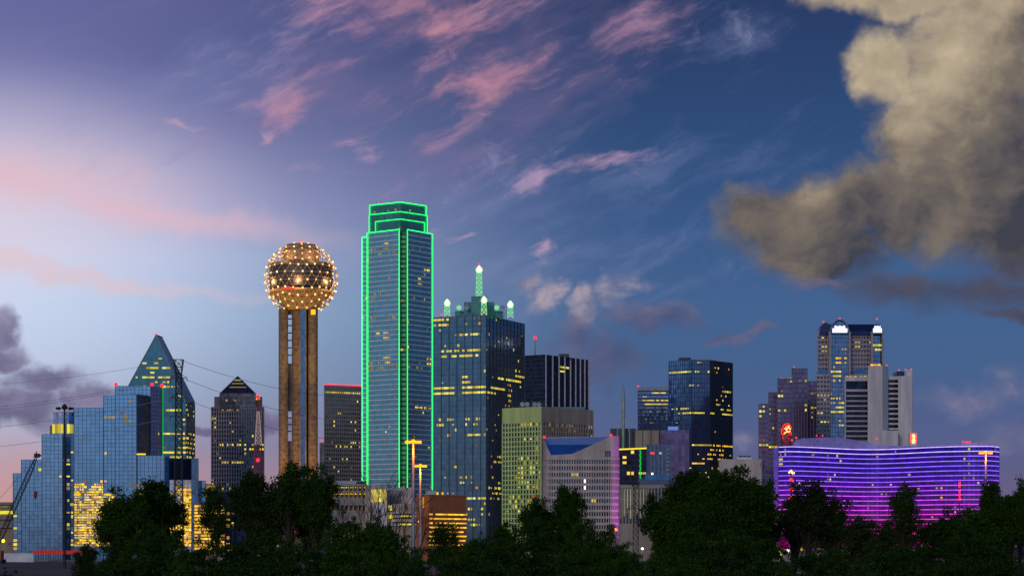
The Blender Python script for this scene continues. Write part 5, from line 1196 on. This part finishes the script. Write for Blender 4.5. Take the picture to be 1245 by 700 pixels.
def tree_mesh(seed, asp, nleaf, nclump, leaf, low=.2, lobe=1.0, rag=1.15):
    """unit-height tree, crown asp wide; leaves are small quads in many clumps spread over overlapping lobes"""
    rg = np.random.default_rng(seed); rr = random.Random(seed); cl = []; br = MB(); hw = asp/2; cz_ = (1+low)/2; hh = (1-low)/2
    lobes = []
    for k in range(22):
        th = rr.uniform(0, 6.28); u = rr.uniform(-1, 1); w = (1-u*u)**.5; r_ = rr.uniform(.35, .82)
        rad = rr.uniform(.22, .46)*min(hw, hh)*lobe
        lobes.append((math.cos(th)*w*r_*hw, math.sin(th)*w*r_*hw, cz_+u*r_*hh*(1.0 if u > 0 else .9), rad))
    lobes.append((0, 0, cz_, .6*min(hw, hh))); wts = [q[3]**2 for q in lobes]
    while len(cl) < nclump:
        L_ = rr.choices(lobes, wts)[0]; v = Vector((rr.gauss(0, 1), rr.gauss(0, 1), rr.gauss(.15, 1))).normalized(); q = Vector(L_[:3]) + v*L_[3]*(rr.uniform(.3, 1.0)**.5)*rr.choice((1, 1, rag, 1.18*rag))
        if q.z < low*.9: continue
        cl.append((q, rr.uniform(.014, .046)))
    cs = np.array([c[0][:] for c in cl]); rs = np.array([c[1] for c in cl]); pr = rs**1.5; k = rg.choice(len(cl), nleaf, p=pr/pr.sum())
    v = rg.normal(size=(nleaf, 3)); v /= np.linalg.norm(v, axis=1)[:, None]; rad = rg.random(nleaf)**.5*1.2
    ctr = cs[k]+v*(rs[k]*rad)[:, None]*np.array([1.15, 1.15, .8])
    a = rg.normal(size=(nleaf, 3)); a /= np.linalg.norm(a, axis=1)[:, None]; b = np.cross(a, rg.normal(size=(nleaf, 3))); b /= np.linalg.norm(b, axis=1)[:, None]
    s = (leaf*(.55+.9*rg.random(nleaf)))[:, None]
    V = np.stack([ctr-a*s, ctr-b*s*.5, ctr+a*s, ctr+b*s*.5], axis=1).reshape(-1, 3)
    me = bpy.data.meshes.new('crown'); me.vertices.add(nleaf*4); me.vertices.foreach_set('co', V.ravel()); me.loops.add(nleaf*4); me.loops.foreach_set('vertex_index', np.arange(nleaf*4))
    me.polygons.add(nleaf); me.polygons.foreach_set('loop_start', np.arange(nleaf)*4); me.update(calc_edges=True)
    P = [Vector((0, 0, -.02)), Vector((rr.uniform(-.02, .02), 0, low*.9)), Vector((rr.uniform(-.04, .04), rr.uniform(-.03, .03), .45)), Vector((rr.uniform(-.05, .05), 0, .68)), Vector((rr.uniform(-.05, .05), 0, .88))]
    R_ = [.022, .017, .012, .007, .002]
    for i in range(4): br.tube(P[i], P[i+1], R_[i], 7, R_[i+1])
    for c, _ in rr.sample(cl, min(36, len(cl))):
        f = rr.uniform(.12, .75)*3.99; i = int(f); s0_ = P[i].lerp(P[i+1], f-i)
        if s0_.z > c.z: s0_ = P[1].lerp(P[2], rr.random()*.6)
        mid = s0_.lerp(c, .5)+Vector((0, 0, .03)); br.tube(s0_, mid, .007, 5, .004); br.tube(mid, c, .004, 4, .0012)
    tm = bpy.data.meshes.new('trunk'); tm.from_pydata(br.v, [], br.f); tm.materials.append(M['bark'])
    return me, tm
VAR = {'d': [(a, tree_mesh(s, a, int(21000+12000*a), 420, .0092, l)) for s, a, l in ((1, .55, .16), (2, .55, .16), (3, .8, .12), (4, .8, .12), (5, 1.1, .12), (6, 1.1, .12))],
       'm': [(a, tree_mesh(s, a, int(15000+11000*a), 340, .0086, l, .8, 1.3)) for s, a, l in ((31, .36, .46), (32, .36, .5), (33, .55, .22), (34, .55, .22), (35, .8, .16), (36, .8, .16), (37, 1.1, .14), (38, 1.1, .14))],
       's': [(a, tree_mesh(s, a, int(7500+5000*a), 240, .0086, l, .75, 1.4)) for s, a, l in ((23, .34, .45), (24, .34, .48), (11, .5, .28), (12, .5, .3), (13, .75, .2), (14, .75, .2))]}
for k, l_ in VAR.items():
    for _, (me, tm) in l_: me.materials.append(M['leaf'] if k != 's' else M['leaf2'])
cnt = [0]
def tree(px, ytop, wpx, D, kind, label, zg=None, group='trees in front of the skyline'):
    z0 = (5 if D > 360 else 0) if zg is None else zg
    if kind == 'd' and D >= 225: kind = 'm'
    hgt = WZ(ytop, D)-z0; wd = wpx/F*D; o = empty('tree', (WX(px, D), D, z0), label, 'tree', group)
    ra_ = wd/hgt; v = sorted(VAR[kind], key=lambda q: abs(q[0]-ra_))[:2]; asp, (me, tm) = v[cnt[0] % 2]; cnt[0] += 1; ang = rnd.uniform(0, 6.28)
    for nm, m in (('crown', me), ('trunk', tm)):
        q = bpy.data.objects.new(nm, m); C.objects.link(q); q.parent = o; q.scale = (wd/asp, wd/asp, hgt); q.rotation_euler = (0, 0, ang)
T = [ # px, ytop, width px, distance, kind, label
 (150, 586, 66, 250, 'd', 'left half of the big dark rounded tree before the golden hotel floors'),
 (190, 583, 76, 256, 'd', 'big dark rounded tree standing before the golden hotel floors'),
 (172, 618, 120, 246, 'd', 'wide low dark tree under the big rounded tree at left'),
 (104, 657, 30, 270, 's', 'small bushy tree at the foot of the golden hotel wall'),
 (262, 583, 44, 330, 's', 'thin see-through tree before the golden annex'),
 (300, 567, 56, 300, 's', 'loose leafy tree below the pyramid-roofed tower'),
 (330, 578, 52, 310, 's', 'loose leafy tree just left of the ball tower shaft'),
 (352, 556, 60, 300, 's', 'tallest leafy tree in front of the ball tower shaft'),
 (384, 558, 52, 296, 'd', 'dense leafy tree at the right side of the ball tower shaft'),
 (372, 585, 60, 305, 's', 'airy lower tree under the ball tower'),
 (318, 625, 90, 200, 'd', 'round dark tree below the loose trees by the ball tower'),
 (425, 612, 96, 210, 'd', 'round dark bush-like tree below the parking garage'),
 (462, 622, 66, 215, 'd', 'dark tree under the bare branches'),
 (440, 642, 190, 160, 'd', 'broad near tree crown at the bottom, left of centre'),
 (540, 628, 44, 260, 's', 'small airy tree before the orange brick block'),
 (500, 640, 90, 230, 's', 'low airy tree at the foot of the amber street lamps'),
 (570, 642, 80, 230, 'd', 'dark tree right of the orange brick block'),
 (608, 626, 70, 235, 'd', 'dark tree below the left corner of the grid-windowed office'),
 (655, 598, 50, 260, 'd', 'small tree standing above the others before the grid-windowed office'),
 (690, 590, 46, 265, 'd', 'round-topped tree before the blue-roofed office'),
 (668, 612, 80, 230, 'd', 'dense dark tree below the round-topped tree at centre'),
 (715, 622, 76, 225, 'd', 'dense dark tree under the blue-roofed office'),
 (742, 640, 60, 240, 's', 'low tree beside the orange lamp'),
 (640, 645, 170, 165, 'd', 'broad near tree crown at the bottom centre'),
 (806, 592, 56, 260, 'd', 'slim tree before the columned beige building'),
 (836, 570, 60, 255, 'd', 'tall dark tree below the navy glass tower'),
 (822, 602, 66, 240, 'd', 'dark tree at the right end of the columned beige building'),
 (868, 572, 66, 250, 'd', 'dark tree left of the white flat-roofed building'),
 (900, 560, 84, 245, 'd', 'tallest dark tree, before the white flat-roofed building'),
 (868, 600, 90, 230, 'd', 'wide dark tree under the tallest trees right of centre'),
 (922, 574, 52, 255, 'd', 'dark tree below the stepped plum tower'),
 (936, 612, 34, 260, 's', 'narrow tree at the left end of the striped hotel'),
 (985, 574, 60, 260, 's', 'tallest tree before the left part of the striped hotel'),
 (966, 598, 50, 270, 's', 'airy tree beside the vertical orange sign'),
 (1014, 596, 46, 262, 's', 'airy tree right of the tallest tree before the striped hotel'),
 (1042, 624, 60, 255, 's', 'airy tree before the middle of the striped hotel'),
 (1072, 628, 46, 262, 's', 'narrow airy tree before the middle of the striped hotel'),
 (1098, 582, 48, 258, 's', 'slender pointed tree before the striped hotel'),
 (1130, 626, 60, 255, 's', 'loose tree right of the slender pointed tree'),
 (1104, 645, 60, 245, 's', 'airy low tree below the slender pointed tree'),
 (1160, 612, 50, 245, 'd', 'dense dark tree before the right part of the striped hotel'),
 (1206, 584, 44, 250, 'd', 'dark tree at the right end of the striped hotel'),
 (1242, 572, 40, 255, 's', 'loose tree cut by the right frame edge'),
 (1226, 600, 54, 245, 'd', 'dark tree just inside the right frame edge'),
 (1185, 612, 64, 240, 'd', 'dark tree under the right-hand amber street lamp'),
 (1005, 648, 60, 235, 's', 'low airy tree at the foot of the striped hotel'),
 (1062, 652, 60, 235, 's', 'low airy tree before the hotel entrance lights'),
 (996, 654, 90, 180, 'd', 'near green tree crown at the bottom right of centre'),
 (915, 640, 90, 210, 'd', 'dark tree left of the bright yellow lamp'),
 (870, 640, 150, 170, 'd', 'broad near tree crown below the tallest dark tree'),
 (770, 660, 110, 185, 'd', 'near low tree crown under the small pylon'),
 (815, 645, 70, 220, 'd', 'dark tree right of the small pylon foot'),
 (1158, 644, 140, 175, 'd', 'broad near tree crown at the lower right'),
 (1215, 640, 110, 180, 'd', 'near tree crown in the lower right corner'),
 (1080, 660, 120, 165, 'd', 'near low crown at the bottom below the striped hotel'),
 (545, 664, 130, 160, 'd', 'near low crown at the bottom below the orange brick block'),
 (720, 666, 120, 155, 'd', 'near low crown at the bottom below the blue-roofed office'),
 (350, 650, 130, 170, 'd', 'near crown at the bottom below the ball tower'),
 (250, 656, 130, 165, 'd', 'near crown at the bottom below the golden annex'),
 (185, 644, 130, 175, 'd', 'near green crown below the big rounded tree at left'),
 (150, 668, 90, 160, 'd', 'lowest near crown at the lower left'),
 (10, 682, 50, 180, 'd', 'small crown in the bottom left corner'),
 (92, 688, 60, 190, 's', 'low leafy crown at the bottom below the red barrier'),
 (232, 668, 100, 150, 'd', 'near crown at the bottom left of the golden annex'),
 (315, 672, 110, 145, 'd', 'nearest crown at the bottom left of the ball tower'),
 (470, 668, 130, 140, 'd', 'nearest crown at the bottom below the bare branches'),
 (600, 676, 120, 140, 'd', 'nearest crown at the bottom just left of centre'),
 (820, 674, 120, 145, 'd', 'nearest crown at the bottom right of the small pylon'),
 (930, 680, 110, 150, 's', 'nearest crown below the bright yellow lamp'),
 (1020, 684, 110, 145, 'd', 'nearest crown at the bottom below the hotel entrance'),
 (1170, 676, 130, 145, 'd', 'nearest crown at the lower right'),
]
for q in T: tree(*q)
# bare trees
def bare(px, ytop, D, label, seed, spread=1.0):
    rr = random.Random(seed); z0 = 0; H_ = WZ(ytop, D); o = empty('bare_tree', (WX(px, D), D, z0), label, 'tree', 'leafless trees'); tr = MB(); br = MB()
    def grow(p, d, l, r_, depth, g):
        q = p+d*l; g.tube(p, q, r_, 5, r_*.7)
        if depth == 0: return
        for _ in range(2 if depth > 1 else 3):
            nd = (d+Vector((rr.uniform(-.55, .55)*spread, rr.uniform(-.5, .5), rr.uniform(-.05, .35)))).normalized(); grow(q, nd, l*rr.uniform(.68, .88), r_*.68, depth-1, br)
    tr.tube((0, 0, -.2), (0, 0, H_*.30), .20, 7, .15)
    for k in range(4):
        d = Vector((rr.uniform(-.5, .5)*spread, rr.uniform(-.4, .4), 1)).normalized(); grow(Vector((0, 0, H_*(.22+.03*k))), d, H_*.185, .12, 5, tr)
    tr.build('trunk', M['bark'], o); br.build('twigs', M['bark'], o)
bare(461, 566, 290, 'leafless tree before the parking garage and neon tower', 4)
bare(432, 584, 300, 'smaller leafless tree left of the yellow-windowed building', 9)
bare(488, 588, 295, 'leafless sapling beside the amber street lamps', 15, .8)
bare(1222, 600, 262, 'leafless branching tree at the right end beyond the striped hotel', 21)
# undergrowth
def undergrowth():
    rg = np.random.default_rng(5); n = 60000; x = rg.uniform(-110, 110, n); y = rg.uniform(120, 345, n); keep = np.abs(x) < y*.30; x, y = x[keep], y[keep]; n = len(x)
    z = rg.random(n)**1.5*(2.2+1.2*np.sin(x*.3)*np.sin(y*.21)); ctr = np.stack([x, y, z], 1)
    a = rg.normal(size=(n, 3)); a /= np.linalg.norm(a, axis=1)[:, None]; b = np.cross(a, rg.normal(size=(n, 3))); b /= np.linalg.norm(b, axis=1)[:, None]; s = .35
    V = np.stack([ctr-a*s, ctr-b*s*.5, ctr+a*s, ctr+b*s*.5], axis=1).reshape(-1, 3); me = bpy.data.meshes.new('undergrowth')
    me.vertices.add(n*4); me.vertices.foreach_set('co', V.ravel()); me.loops.add(n*4); me.loops.foreach_set('vertex_index', np.arange(n*4)); me.polygons.add(n); me.polygons.foreach_set('loop_start', np.arange(n)*4); me.update(calc_edges=True)
    me.materials.append(M['leaf']); o = bpy.data.objects.new('undergrowth', me); C.objects.link(o); tag(o, 'low dark green undergrowth covering the ground between the trees', 'shrubs', kind='stuff')
undergrowth()
